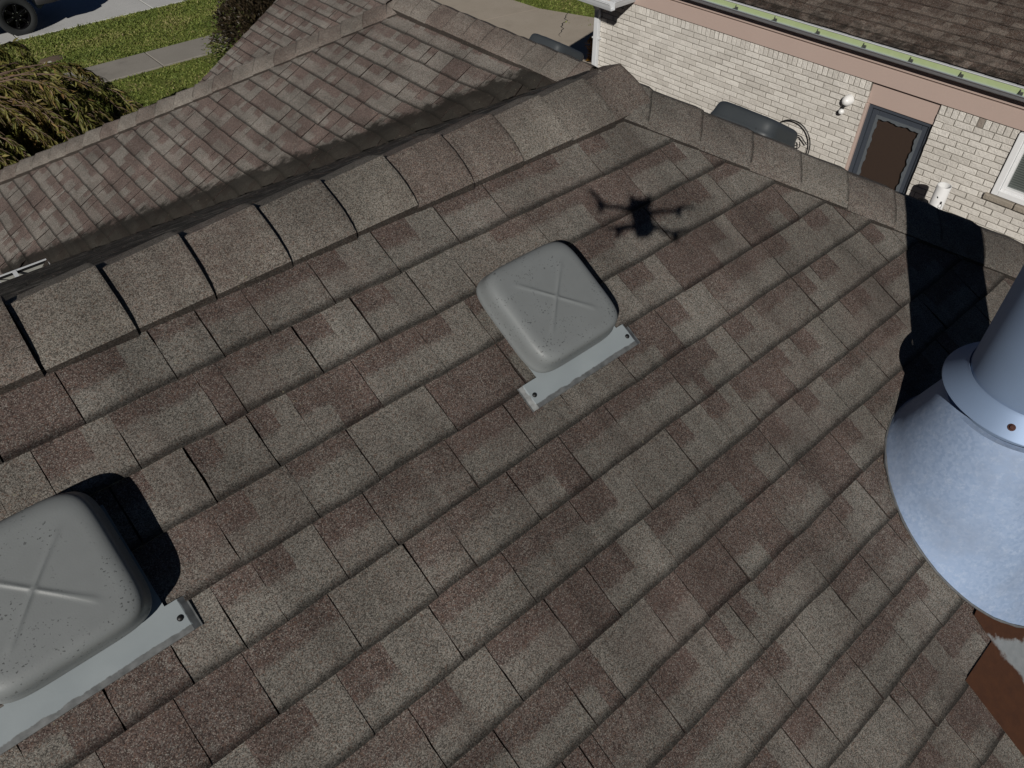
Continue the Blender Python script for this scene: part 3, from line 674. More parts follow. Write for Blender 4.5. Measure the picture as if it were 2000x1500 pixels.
# ------------------------------------------------------------------ metal flue
def flue():
    ax, ay = 1.916, .176
    root = empty('flue_pipe', P(ax, ay, zM(ax, ay)), 'galvanised metal flue pipe with cone flashing and storm collar on the right', 'flue pipe')
    def rc(z): return .187 + .372*(-1.47-z)
    m = MB(); seg = 96; rows = []
    base = []
    for k in range(seg):
        a = 2*math.pi*k/seg; c, s = math.cos(a), math.sin(a)
        z = -1.8
        for _ in range(40):                                    # meet the sloping shingles
            r = rc(z); z = zM(0, ay + r*s) + .017
        base.append((c, s, z))
    for f, extra, dz in ((0, .006, -.004), (0, .004, .002), (.02, .0005, .003), (.25, 0, 0), (.5, 0, 0), (.75, 0, 0), (.97, 0, 0), (1, -.004, .003), (1, -.02, .005)):
        row = []
        for (c, s, z0) in base:
            z = z0 + (-1.455-z0)*f; r = rc(z) + extra; row.append(m.bm.verts.new(P(ax + r*c, ay + r*s, z+dz)))
        rows.append(row)
    for i in range(len(rows)-1):
        for k in range(seg): m.bm.faces.new((rows[i][k], rows[i][(k+1) % seg], rows[i+1][(k+1) % seg], rows[i+1][k]))
    m.build('cone_flashing', M['galv'], root, True)
    m = MB(); ring = []
    for k in range(seg+1):
        c, s_, z0 = base[k % seg]; r = rc(z0) + .006 + .003*mnoise.noise(Vector((c*9, s_*9, 1))); ring.append(P(ax + r*c, ay + r*s_, z0 - .004))
    m.tube(ring, [.0038 + .0018*mnoise.noise(Vector((q.x*30, q.y*30, 5))) for q in ring], 6, False); m.build('sealant', plain('grey_sealant', (.10, .105, .11), .7, 0, .5, 60), root, True)
    m = MB(); m.lathe([(.1545, -1.5), (.1545, -.30), (.158, -.295), (.158, -.28), (.15, -.28), (.15, -.6)], 72, P(ax, ay, 0)); m.build('pipe', M['galv_smooth'], root, True)
    m = MB(); m.lathe([(.1555, -1.355), (.1585, -1.352), (.163, -1.362), (.205, -1.4), (.207, -1.404), (.204, -1.4055), (.16, -1.368)], 72, P(ax, ay, 0)); col = m.build('storm_collar', M['galv_smooth'], root, True)
    for a in (-2.98, 0.2):
        q = Vector((math.cos(a), math.sin(a), 0)); p = P(ax, ay, -1.381) + q*.185
        nrm = (q*.042 + Vector((0, 0, .05))).normalized()
        m = MB(); mt = nrm.to_track_quat('Z', 'Y').to_matrix().to_4x4()
        m.lathe([(.0001, .006), (.0045, .0055), (.006, .003), (.0062, .001), (.009, .0008), (.0092, -.001)], 16, p + nrm*.001, mt); m.build('screw', M['rust_head'], col, True)
    # rusty base plate lying on the courses below the cone
    m = MB(); rr = [(1.612, -.04), (1.604, -.108), (1.446, -.113), (1.443, -.52), (2.39, -.52), (2.39, .05), (2.1, .05)]
    m.prism([P(x, y, zM(x, y)+.0115) for x, y in rr], (0, 0, .002)); m.build('base_plate', M['rust'], root)
    m = MB(); m.lathe([(.165, -.13), (.165, -.10), (.24, -.10), (.24, -.085), (.0001, .02)], 48, P(ax, ay, 0)); 
    for k in range(4):
        a = k*1.5708+.4; m.tube([P(ax+.155*math.cos(a), ay+.155*math.sin(a), -.31), P(ax+.17*math.cos(a), ay+.17*math.sin(a), -.1)], .006, 6)
    m.build('rain_cap', M['galv_smooth'], root, True)
flue()

# ------------------------------------------------------------------ neighbouring house
NX = 8.32
nb = empty('white_brick_house', (NX, 4, 0), 'neighbouring house with white split brick wall, pink fascia and brown roof', 'house')
def brick_wall():
    rnd = random.Random(31); bm = bmesh.new(); lay = bm.loops.layers.float_color.new('tab')
    def brick(y0, y1, z0, z1, x=NX, odd=0.0):
        dx = rnd.uniform(-.004, .004); d = .09
        jit = [rnd.uniform(-.0018, .0018) for _ in range(8)]
        pts = [(x+dx, y0+jit[0], z0+jit[1]), (x+dx, y1+jit[2], z0+jit[3]), (x+dx, y1+jit[4], z1+jit[5]), (x+dx, y0+jit[6], z1+jit[7])]
        # rough front: ring pulled in a little from the edges
        b = .004; fr = [bm.verts.new(P(px, py + (b if i in (0, 3) else -b), pz + (b if i < 2 else -b))) for i, (px, py, pz) in enumerate(pts)]
        ed = [bm.verts.new(P(px+.006, py, pz)) for px, py, pz in pts]; bk = [bm.verts.new(P(x+d, py, pz)) for px, py, pz in pts]
        fs = [bm.faces.new(fr)]
        for i in range(4):
            j = (i+1) % 4; fs.append(bm.faces.new((fr[i], ed[i], ed[j], fr[j]))); fs.append(bm.faces.new((ed[i], bk[i], bk[j], ed[j])))
        c = rnd.random()
        for f in fs:
            for lp in f.loops: lp[lay] = (c, odd, 0, 1)
    gap = .0075; H = .0677; Lb = .2032; ztop = -3.41
    openings = [(2.86, 3.645, -5.70, -3.3), (.55, 2.055, -4.155, -3.3)]
    # soldier course
    for (sa, sb) in ((-1.6, .55), (2.055, 2.86), (3.645, 7.9)):
        n = int(round((sb-sa)/H)); w = (sb-sa)/n
        for k in range(n): brick(sa+k*w+gap/2, sa+(k+1)*w-gap/2, ztop-.098+gap/2, ztop, odd=1.0 if sa > 2 and sb < 3 and k == 5 else 0)
    row = 0; z = ztop - .098
    while z > -5.95:
        y = -1.6 - (Lb/2 if row % 2 else 0)
        while y < 7.9:
            a, b = max(y, -1.6), min(y+Lb, 7.9)
            segs = [(a, b)]
            for (oa, ob, oz0, oz1) in openings:
                if z - H < oz1 and z > oz0 + .02:
                    ns = []
                    for (s0, s1) in segs:
                        if s1 <= oa or s0 >= ob: ns.append((s0, s1))
                        else:
                            if s0 < oa: ns.append((s0, oa+gap/2))
                            if s1 > ob: ns.append((ob-gap/2, s1))
                    segs = ns
            for (s0, s1) in segs:
                if s1-s0 > .03: brick(s0+gap/2, s1-gap/2, z-H+gap/2, z-gap/2)
            y += Lb
        z -= H; row += 1
    o = mesh_part('brick_wall', bm, M['brick_white'], nb)
    # mortar bed just behind the brick faces, with the two openings left clear
    m = MB()
    for (y0, y1, z0, z1) in ((-1.6, .55, -5.95, -3.4), (.55, 2.055, -5.95, -4.155), (2.055, 2.86, -5.95, -3.4), (3.645, 7.895, -5.95, -3.4), (2.86, 3.645, -5.95, -5.70)):
        m.box(P(NX+.05, (y0+y1)/2, (z0+z1)/2), (.086, y1-y0-.002, z1-z0))
    m.build('mortar', M['mortar'], nb)
    # bricks on the end wall so the corner is toothed
    bm = bmesh.new(); lay = bm.loops.layers.float_color.new('tab'); z = ztop; row = 0
    while z > -5.95:
        x = NX + .094 - (Lb/2 if row % 2 else 0)
        while x < 12:
            a, b = max(x, NX+.094)+gap/2, x+Lb-gap/2; dy = rnd.uniform(-.004, .004)
            if b - a > .02:
                v = [bm.verts.new(P(px, 7.9+dy, pz)) for px, pz in ((a, z-H+gap/2), (b, z-H+gap/2), (b, z-gap/2), (a, z-gap/2))]; w = [bm.verts.new(q.co + Vector((0, -.09, 0))) for q in v]
                fs = [bm.faces.new(v)] + [bm.faces.new((v[i], w[i], w[(i+1) % 4], v[(i+1) % 4])) for i in range(4)]; c = rnd.random()
                for f in fs:
                    for lp in f.loops: lp[lay] = (c, 0, 0, 1)
            x += Lb
        z -= H; row += 1
    mesh_part('end_wall', bm, M['brick_white'], nb)
brick_wall()
m = MB(); m.box(P(10.65, 3.1, -4.7), (4.0, 9.4, 2.5)); m.build('house_body', M['mortar'], nb)
# pink fascia in two boards with a shadow gap, and panel over the door
m = MB(); m.box(P(NX+.02, 3.1, -3.309), (.07, 9.6, .178), bevel=.003, seg=1); m.box(P(NX+.024, 3.1, -3.136), (.07, 9.6, .140), bevel=.003, seg=1); m.build('fascia', M['fascia'], nb)
m = MB(); m.box(P(NX+.055, 3.25, -3.525), (.05, .785, .236), bevel=.004, seg=1); m.box(P(NX+.06, 3.628, -4.67), (.10, .032, 2.05), bevel=.004, seg=1); m.build('door_surround', M['fascia'], nb)
def ndoor():
    y0, y1, zt, zb, x = 2.865, 3.612, -3.645, -5.68, NX+.075
    m = MB(); yc = (y0+y1)/2
    m.box(P(x, y1-.022, (zt+zb)/2), (.05, .044, zt-zb), bevel=.004); m.box(P(x, y0+.022, (zt+zb)/2), (.05, .044, zt-zb), bevel=.004); m.box(P(x, yc, zt-.02), (.052, y1-y0-.09, .04), bevel=.004)
    m.box(P(x+.012, y1-.085, (zt+zb)/2-.02), (.03, .075, zt-zb-.06), bevel=.004); m.box(P(x+.012, y0+.085, (zt+zb)/2-.02), (.03, .075, zt-zb-.06), bevel=.004); m.box(P(x+.012, yc, zt-.085), (.032, y1-y0-.25, .075), bevel=.004)
    d = m.build('storm_door', M['slate'], nb)
    # scalloped trim running round the screen
    m = MB(); N_ = 150; a, b, top, bot = y0+.115, y1-.115, zt-.118, zb+.15; n = 0
    def wav(t): return .016 + .018*abs(math.sin(t*9.5)) + .010*abs(math.sin(t*23))
    def strip(p, q, inward, off):
        L = (q-p).length; k = int(L/.012); prev = None
        for i in range(k+1):
            t = i/k; o = p.lerp(q, t); w = wav(off + L*t*1.7); A_ = o; B_ = o + inward*w
            cur = [m.bm.verts.new(v) for v in (A_, B_, B_+Vector((.006, 0, 0)), A_+Vector((.006, 0, 0)))]
            if prev:
                for j in range(4): m.bm.faces.new((prev[j], prev[(j+1) % 4], cur[(j+1) % 4], cur[j]))
            prev = cur
    X_ = x-.008
    strip(P(X_, b+.012, bot), P(X_, b+.012, top+.012), Vector((0, -1, 0)), 0); strip(P(X_, a-.012, bot), P(X_, a-.012, top+.012), Vector((0, 1, 0)), 3); strip(P(X_-.001, a, top+.012), P(X_-.001, b, top+.012), Vector((0, 0, -1)), 7)
    m.build('scalloped_trim', M['slate_light'], d)
    m = MB(); m.box(P(x+.035, yc, (zt+zb)/2-.03), (.01, y1-y0-.12, zt-zb-.1)); m.build('screen', M['screen'], d)
    m = MB(); m.tube([P(x-.045, y1-.085, -4.55), P(x-.045, y1-.085, -4.68)], .008, 8); m.box(P(x-.02, y1-.085, -4.615), (.05, .012, .012)); m.build('door_handle', M['black_iron'], d)
ndoor()
def nwindow():
    y0, y1, zt, zb, x = .58, 2.045, -3.42, -4.085, NX+.012
    m = MB(); yc = (y0+y1)/2; zc = (zt+zb)/2
    for (yy, w) in ((y1-.032, .064), (y0+.032, .064)): m.box(P(x, yy, zc), (.07, w, zt-zb), bevel=.006)
    m.box(P(x, yc, zb+.03), (.07, y1-y0-.128, .06), bevel=.006); m.box(P(x, yc, zt-.03), (.07, y1-y0-.128, .06), bevel=.006)
    f = m.build('window', M['white_vinyl'], nb)
    m = MB()
    for (yy, w) in ((y1-.085, .036), (yc, .045), (y0+.085, .036)): m.box(P(x+.012, yy, zc), (.05, w, zt-zb-.12), bevel=.004)
    for (a, b) in ((yc+.0225, y1-.103), (y0+.103, yc-.0225)):
        for zz in (zb+.078, zt-.078): m.box(P(x+.012, (a+b)/2, zz), (.05, b-a-.001, .036), bevel=.004)
    m.build('sash', M['white_vinyl'], f)
    m = MB(); m.box(P(x+.04, yc, zc), (.008, y1-y0-.13, zt-zb-.13)); m.build('pane', M['blinds'], f)
    bm = bmesh.new(); lay = bm.loops.layers.float_color.new('tab'); y = y1+.055; k = 0
    mm = MB()
    while y > y0-.05: mm.box(P(NX+.03, y-.155, -4.125), (.125, .302, .062), Matrix.Rotation(-.10, 3, 'Y'), bevel=.008); y -= .312
    o = mm.build('sill', M['sill'], f)
nwindow()
def ngutter():
    x0, zt = 8.285, -3.05
    ya, yb = -1.7, 7.4
    m = MB(); pr = [(0, .03), (0, -.056), (-.07, -.06), (-.088, -.052), (-.094, -.044), (-.102, -.018), (-.112, -.010), (-.118, -.005), (-.118, .0), (-.106, .0), (-.10, -.006), (-.088, -.04), (-.07, -.052), (-.006, -.05), (-.006, .03)]
    m.prism([P(x0+a, ya, zt+b) for a, b in pr], (0, yb-ya, 0)); g = m.build('gutter', M['gutter_grey'], nb)
    m = MB(); m.prism([P(x0+a, ya+.01, zt+b) for a, b in ((-.0065, .028), (-.0065, -.046), (-.0105, -.046), (-.0095, .028))], (0, yb-ya-.02, 0)); m.build('gutter_lining', M['gutter_green'], g)
    m = MB(); m.prism([P(x0+a, ya+.01, zt+b) for a, b in ((-.0115, -.0485), (-.068, -.0510), (-.080, -.040), (-.0785, -.037), (-.066, -.047), (-.0115, -.0445))], (0, yb-ya-.02, 0)); m.prism([P(x0+a, ya+.01, zt+b) for a, b in ((-.1178, .0012), (-.1062, .0012), (-.1062, .003), (-.1178, .003))], (0, yb-ya-.02, 0)); m.build('gutter_floor', M['gutter_blue'], g)
    y = 6.62
    rr = random.Random(3)
    while y > -1.5:
        m = MB(); m.tube([P(x0-.004, y+.02, zt+.018), P(x0-.05, y, zt-.004), P(x0-.11, y-.012, zt+.006)], .006, 6); m.box(P(x0-.02, y-.005, zt-.012), (.018, .03, .03), bevel=.003); m.build('gutter_hanger', M['hanger'], g); y -= .56 + rr.uniform(-.03, .03)
    m = MB(); m.box(P(x0+.018, 2.85, zt+.037), (.05, 9.1, .008)); m.build('drip_edge', M['gutter_white'], nb)
ngutter()
def nroof_st(p): return max(0, .62 - (p.x-8.28)*.62)
bm = shingle_slope(P(8.24, 0, -3.008), (.40, 0), (-8.2, 1.7), (0, 4.6), [pl(-1, 0, -8.278), pl(1, 0, 12.3), pl(0, 1, 8.1), pl(0, -1, 1.65)], 301, stain_shade=nroof_st, detail=.5)
mesh_part('roof_slope', bm, M['shingle_n'], nb)
bm = shingle_slope(P(12.3, 0, -3.025+.4*4.06), (-.40, 0), (-1.7, 8.2), (-4.4, 0.02), [pl(-1, 0, -12.3), pl(1, 0, 16.2), pl(0, 1, 8.1), pl(0, -1, 1.65)], 302, detail=.4)
mesh_part('roof_slope', bm, M['shingle_n'], nb)
m = MB(); m.prism([P(8.29, -1.6, -3.03), P(12.3, -1.6, -3.045+.4*4.06), P(16.2, -1.6, -3.045+.4*.16), P(16.2, -1.6, -3.2), P(8.4, -1.6, -3.2)], (0, 9.6, 0)); m.build('attic', M['mortar'], nb)
# deeper front eave with its own pale gutter
m = MB(); m.prism([P(7.86, 7.22, -3.32), P(8.34, 7.22, -3.32), P(12.2, 7.22, -3.32), P(12.2, 8.75, -3.32), P(7.86, 8.75, -3.32)], (0, 0, .10)); m.build('porch_soffit', M['fascia'], nb)
m = MB(); pr = [(0, 0), (0, -.09), (-.075, -.09), (-.095, -.05), (-.11, -.01), (-.12, 0), (-.12, .01), (-.10, .01), (-.09, -.03), (-.07, -.08), (-.006, -.08), (-.006, 0)]
m.prism([P(7.86+a, 7.10, -3.275+b) for a, b in pr], (0, 1.75, 0)); m.prism([P(7.862, 7.22+a, -3.2755+b) for a, b in pr], (.62, 0, 0)); m.build('porch_gutter', M['gutter_white'], nb)
bm = shingle_slope(P(7.86, 0, -3.20), (.40, 0), (-8.75, -7.22), (0, 2.0), [pl(-1, 0, -7.86), pl(1, 0, 9.4), pl(0, 1, 8.75), pl(0, -1, -7.24)], 303, detail=.4)
mesh_part('porch_roof', bm, M['shingle_n'], nb)
m = MB(); m.box(P(NX-.035, 7.805, -4.75), (.06, .085, 2.28), bevel=.008); m.tube([P(NX-.035, 7.805, -3.62), P(NX-.12, 7.805, -3.5), P(NX-.30, 7.805, -3.38)], .038, 8)
for zz in (-4.0, -5.2): m.box(P(NX-.03, 7.805, zz), (.062, .13, .02))
m.build('downspout', M['gutter_white'], nb)

# ------------------------------------------------------------------ things against the neighbour's wall
def wall_lamp():
    e = empty('wall_lamp', P(NX, 3.85, -3.70), 'white round wall lamp with a small globe beside the neighbour door', 'wall lamp')
    m = MB(); mt = Matrix.Rotation(-math.pi/2, 4, 'Y')
    m.lathe([(.062, 0), (.062, .02), (.055, .055), (.038, .085), (.02, .098), (.0001, .10)], 32, P(NX-.004, 3.838, -3.665), mt); m.build('base', M['white_lamp'], e, True)
    m = MB(); m.tube([P(NX-.06, 3.842, -3.70), P(NX-.075, 3.848, -3.75)], .014, 10); m.build('neck', M['black_iron'], e, True)
    b2 = bmesh.new(); bmesh.ops.create_uvsphere(b2, u_segments=24, v_segments=16, radius=.032); bmesh.ops.translate(b2, vec=P(NX-.078, 3.85, -3.785), verts=b2.verts)
    m = MB(); m.merge(b2); m.build('globe', M['white_lamp'], e, True)
wall_lamp()
def vent_stack():
    x, y = 7.84, 2.36; e = empty('white_pipe', (x, y, 0), 'open white plastic pipe with flaked black marks standing in front of the brick wall', 'pipe')
    m = MB(); m.lathe([(.070, -5.9), (.070, -3.952), (.069, -3.950), (.063, -3.950), (.0625, -4.35), (.0001, -4.4)], 40, P(x, y, 0)); m.build('pipe_tube', M['pvc'], e, True)
    m = MB(); rnd = random.Random(9)
    for (a0, z0_, hh, ww) in ((3.98, -4.165, .085, .020), (4.02, -4.245, .03, .012), (4.45, -4.345, .05, .014), (3.2, -4.06, .012, .008), (3.12, -4.24, .03, .012), (4.3, -4.43, .06, .016)):
        n = 9; L_, R2 = [], []
        for i in range(n+1):
            t = i/n; w = ww*math.sin(math.pi*min(.98, t*.9+.03))**.8*rnd.uniform(.55, 1.1) + .001; z = z0_ + hh*(t-.5)*1.6; aa = a0 + .12*(.5-t)
            for lst, sg in ((L_, -1), (R2, 1)): lst.append(m.bm.verts.new(P(x + .0709*math.cos(aa+sg*w/.07), y + .0709*math.sin(aa+sg*w/.07), z)))
        for i in range(n): m.bm.faces.new((L_[i], R2[i], R2[i+1], L_[i+1]))
    m.build('flaked_mark', M['black_iron'], e)
    m = MB(); pts = [P(x, y+.06, -4.235), P(x+.02, y+.11, -4.20), P(x+.03, y+.16, -4.19), P(x+.05, y+.21, -4.215)]; m.tube(pts, [.010, .022, .020, .008], 8); m.build('strap', M['black_iron'], e, True)
vent_stack()
def trellis():
    e = empty('garden_trellis', (8.1, 4.38, 0), 'arched black iron trellis with scrolls and leaves against the white brick wall', 'trellis')
    def arch(x, yc, hw, zt, r):
        pts = [P(x, yc+hw, -5.9)] + [P(x, yc+hw*math.cos(a), zt-hw + hw*math.sin(a)) for a in [i*math.pi/24 for i in range(25)]] + [P(x, yc-hw, -5.9)]; return pts
    def spiral(x, yc, zc, r0, turns, s=1, a0=0): return [P(x, yc + s*r0*(1-t/40*.88)*math.cos(a0+t/40*turns*6.283), zc + r0*(1-t/40*.88)*math.sin(a0+t/40*turns*6.283)) for t in range(41)]
    m = MB(); m.tube(arch(8.235, 4.37, .27, -4.075, 0), .008, 6); m.tube(arch(8.02, 4.46, .26, -4.085, 0), .012, 6); m.tube(arch(8.02, 4.57, .16, -4.26, 0), .008, 6); m.build('arch_frame', M['black_iron'], e, True)
    m = MB(); m.tube(spiral(8.05, 4.40, -4.36, .07, 1.6, -1, .3), .0075, 6); m.tube(spiral(8.2, 4.27, -4.33, .06, 1.5, 1, 2.2), .006, 6); m.tube([P(8.05, 4.40, -4.29), P(8.05, 4.42, -4.2), P(8.05, 4.5, -4.15), P(8.05, 4.56, -4.2)], .0075, 6)
    m.tube([P(8.02, 4.26, -4.32), P(8.02, 4.33, -4.24), P(8.02, 4.43, -4.21), P(8.02, 4.53, -4.25)], .006, 6); m.tube([P(8.235, 4.15, -4.30), P(8.22, 4.24, -4.22), P(8.2, 4.33, -4.21), P(8.18, 4.42, -4.27)], .0075, 6); m.build('scrollwork', M['black_iron'], e, True)
    m = MB()
    for z in (-4.48, -4.53, -4.95, -5.4): m.tube([P(8.02, 4.745, z), P(8.02, 4.255, z)], .0075, 6)
    for z in (-4.5, -5.2): m.tube([P(8.235, 4.655, z), P(8.235, 4.145, z)], .006, 6); m.tube([P(8.02, 4.255, z-.01), P(8.235, 4.145, z-.01)], .006, 6)
    for yy in (4.62, 4.68, 4.36): m.tube([P(8.02, yy, -4.42), P(8.02, yy, -5.9)], .006, 6)
    m.build('crossbar', M['black_iron'], e, True)
    for (yy, zz, an) in ((4.53, -4.13, .5), (4.36, -4.135, 2.6), (4.56, -4.20, .2), (4.42, -4.22, 2.9)):
        m = MB(); q = []
        for i in range(13):
            a = i/12*6.283; l, w = 0.05*math.cos(a), .022*math.sin(a)*(1-.3*math.cos(a)); q.append(P(8.03, yy + l*math.cos(an*.2) , zz + w + l*.1))
        m.prism(q[:-1], (.006, 0, 0)); m.build('leaf', M['black_iron'], e)
trellis()
def add_caster():
    x, y = 7.82, 1.12; e = empty('shadow_caster', (x, y, 0), 'round dark bin added out of view to cast a shadow on the white brick wall', 'bin')
    m = MB(); m.lathe([(.20, -5.9), (.235, -4.36), (.245, -4.34)], 32, P(x, y, 0)); m.build('caster_body', M['caster_dark'], e, True)  # added out of view, shaped only for the shadow it throws on the wall
    m = MB(); m.lathe([(.25, -4.345), (.25, -4.31), (.2, -4.24), (.1, -4.20), (.0001, -4.19)], 32, P(x, y, 0)); m.build('lid', M['caster_dark'], e, True)
add_caster()

# ------------------------------------------------------------------ plants
def small_plant(name, base, n, spread, height, mat, label, cat, ls, seed, lo=0.0):
    rnd = random.Random(seed); e = empty(name, base, label, cat); bm = bmesh.new(); lay = bm.loops.layers.float_color.new('tab'); st = MB()
    for i in range(n):
        a = rnd.uniform(0, 6.28); r = rnd.random()*spread; h = height*rnd.uniform(.75, 1); top = Vector(base) + Vector((r*math.cos(a), r*math.sin(a), h)); b = Vector(base) + Vector((r*.2*math.cos(a), r*.2*math.sin(a), 0))
        st.tube([b, b.lerp(top, .5) + Vector((rnd.uniform(-.03, .03), rnd.uniform(-.03, .03), 0)), top], [.006, .004, .002], 5, False)
        for k in range(14):
            t = rnd.uniform(lo, 1.0); p = b.lerp(top, t); an = rnd.uniform(0, 6.28); leaf_quads(bm, lay, p, Vector((math.cos(an), math.sin(an), rnd.uniform(-.2, .5))), Vector((rnd.uniform(-.4, .4), rnd.uniform(-.4, .4), 1)), ls*rnd.uniform(.6, 1.2), ls*.5, rnd.random(), rnd.random())
    st.build('stem', M['twig'], e); mesh_part('foliage', bm, mat, e)
small_plant('leafy_plant', (8.14, 7.66, 0), 9, .10, 1.47, M['ivy'], 'small leafy green plant at the corner of the white brick wall, beside the downspout', 'plant', .085, 41, .3)
small_plant('thin_vine', (8.2, 7.40, 0), 4, .07, 1.56, M['ivy'], 'thin reddish vine tip against the brick wall, just above the roof ridge', 'plant', .05, 42, .5)
small_plant('dry_plant', (11.15, 10.6, 0), 10, .16, .55, M['orange_leaf'], 'dry orange leaved plant on the driveway edge left of the brick corner', 'plant', .13, 43, .1)
def shrub():
    c = Vector((6.5, 14.8, 0)); e = empty('brown_shrub', c, 'large dark brown shrub with yellow green fringe at the end of the sidewalk', 'shrub'); rnd = random.Random(51)
    st = MB()
    for i in range(26):
        a = rnd.uniform(0, 6.28); d = Vector((math.cos(a)*.6, math.sin(a)*.6, rnd.uniform(.8, 1.25))); st.tube([c + d*.05, c + d*.5 + Vector((0, 0, .1)), c + d*rnd.uniform(.9, 1.15)], [.025, .014, .005], 5, False)
    st.build('branch', M['bark'], e)
    bm = bmesh.new(); lay = bm.loops.layers.float_color.new('tab')
    for i in range(30000):
        while True:
            q = Vector((rnd.uniform(-1, 1), rnd.uniform(-1, 1), rnd.uniform(-.3, 1)))
            if q.length < 1 and q.length > .35: break
        k = 1 + .22*mnoise.noise(q*2.6 + Vector((3, 1, 7))) + .10*mnoise.noise(q*7)
        p = c + Vector((q.x*1.12*k, q.y*1.25*k, max(.02, .45 + q.z*1.3*k)))
        if mnoise.noise(p*2.4) < -.42: continue
        d = (q + Vector((rnd.uniform(-.8, .8), rnd.uniform(-.8, .8), rnd.uniform(-.4, .8)))); n = Vector((rnd.uniform(-1, 1), rnd.uniform(-1, 1), 1))
        t = .5 + .5*mnoise.noise(p*1.7); leaf_quads(bm, lay, p, d, n, rnd.uniform(.05, .10), rnd.uniform(.03, .05), min(1, max(0, t*.8 + rnd.gauss(0, .2))), rnd.random())
    mesh_part('crown', bm, M['shrub'], e)
    bm = bmesh.new(); lay = bm.loops.layers.float_color.new('tab')
    for i in range(2300):
        a = rnd.uniform(2.4, 5.2); rr = rnd.gauss(1.06, .10); z = abs(rnd.gauss(.12, .22)); p = c + Vector((1.12*rr*math.cos(a), 1.25*rr*math.sin(a), z*1.6 + .02))
        an = rnd.uniform(0, 6.28); leaf_quads(bm, lay, p, Vector((math.cos(an), math.sin(an), rnd.uniform(-.3, .6))), Vector((rnd.uniform(-.6, .6), rnd.uniform(-.6, .6), 1)), rnd.uniform(.05, .10), rnd.uniform(.03, .055), rnd.random(), rnd.random())
    mesh_part('fringe', bm, M['ground_leaf'], e)
shrub()
def weeping_tree():
    c = Vector((.45, 11.55, 0)); top = 2.05; e = empty('weeping_tree', c, 'weeping tree with long drooping yellow green leaves at the left edge', 'tree'); rnd = random.Random(61)
    tr = MB(); tr.tube([c, c + Vector((.04, .02, 1.0)), c + Vector((.0, .05, 1.8)), c + Vector((.02, 0, top))], [.13, .11, .10, .07], 12); tr.build('trunk', M['bark'], e, True)
    br = MB(); bm = bmesh.new(); lay = bm.loops.layers.float_color.new('tab')
    for i in range(300):
        a = rnd.uniform(0, 6.283); R_ = rnd.uniform(.7, 2.15)*(1 + .18*math.sin(3*a+1)); rise = rnd.uniform(.0, .38); drop = rnd.uniform(.6, 1.9); n = 12; pts = []
        hz = top - rnd.uniform(0, .25)
        for k in range(n+1):
            t = k/n; rad = R_*math.sin(t*1.5)/math.sin(1.5); z = hz + rise*math.sin(t*2.4)*1.2 - drop*t**2.3
            aa = a + .25*math.sin(t*3 + i)*t
            pts.append(c + Vector((rad*math.cos(aa), rad*math.sin(aa), max(.1, z))) + Vector((rnd.uniform(-.02, .02), rnd.uniform(-.02, .02), rnd.uniform(-.02, .02))))
        br.tube(pts, [.0085*(1-k/n*.85)+.0015 for k in range(n+1)], 5, False)
        for k in range(2, n):
            for _ in range(9):
                p = pts[k].lerp(pts[k+1], rnd.random()); o2 = Vector((math.cos(a + rnd.gauss(0, .9)), math.sin(a + rnd.gauss(0, .9)), rnd.gauss(-.5, .35)))
                leaf_quads(bm, lay, p + Vector((rnd.gauss(0, .02), rnd.gauss(0, .02), rnd.gauss(0, .015))), o2, Vector((rnd.gauss(0, .5), rnd.gauss(0, .5), 1)), rnd.uniform(.08, .14), rnd.uniform(.022, .034), max(0, min(1, .55 + .3*mnoise.noise(p*1.8) + rnd.gauss(0, .2))), rnd.random())
        for k in range(2, n):
            for _ in range(rnd.choice((1, 2, 2))):
                p = pts[k].lerp(pts[k+1], rnd.random()); out = Vector((math.cos(a + rnd.gauss(0, .7)), math.sin(a + rnd.gauss(0, .7)), 0)); ln = rnd.uniform(.18, .55); tw = [p]
                m_ = 5
                for q in range(1, m_+1): t = q/m_; tw.append(p + out*ln*.55*math.sin(t*1.4) + Vector((0, 0, .03*math.sin(t*3) - ln*t**1.7*.9)))
                if max(.05, tw[-1].z) < .1: continue
                br.tube(tw, [.004, .0035, .003, .0025, .002, .0015], 4, False)
                for q in range(m_*3+2):
                    t = rnd.random(); j = min(m_-1, int(t*m_)); pp = tw[j].lerp(tw[j+1], t*m_-j); d = (tw[j+1]-tw[j]).normalized()*.6 + Vector((rnd.gauss(0, .35), rnd.gauss(0, .35), -.55))
                    sh = max(0, min(1, .45 + .35*mnoise.noise(pp*1.8) + rnd.gauss(0, .2)))
                    leaf_quads(bm, lay, pp, d, out + Vector((rnd.gauss(0, .5), rnd.gauss(0, .5), .4)), rnd.uniform(.08, .14), rnd.uniform(.022, .034), sh, rnd.random())
    br.build('branch', M['twig'], e); mesh_part('crown', bm, M['weep'], e)
weeping_tree()

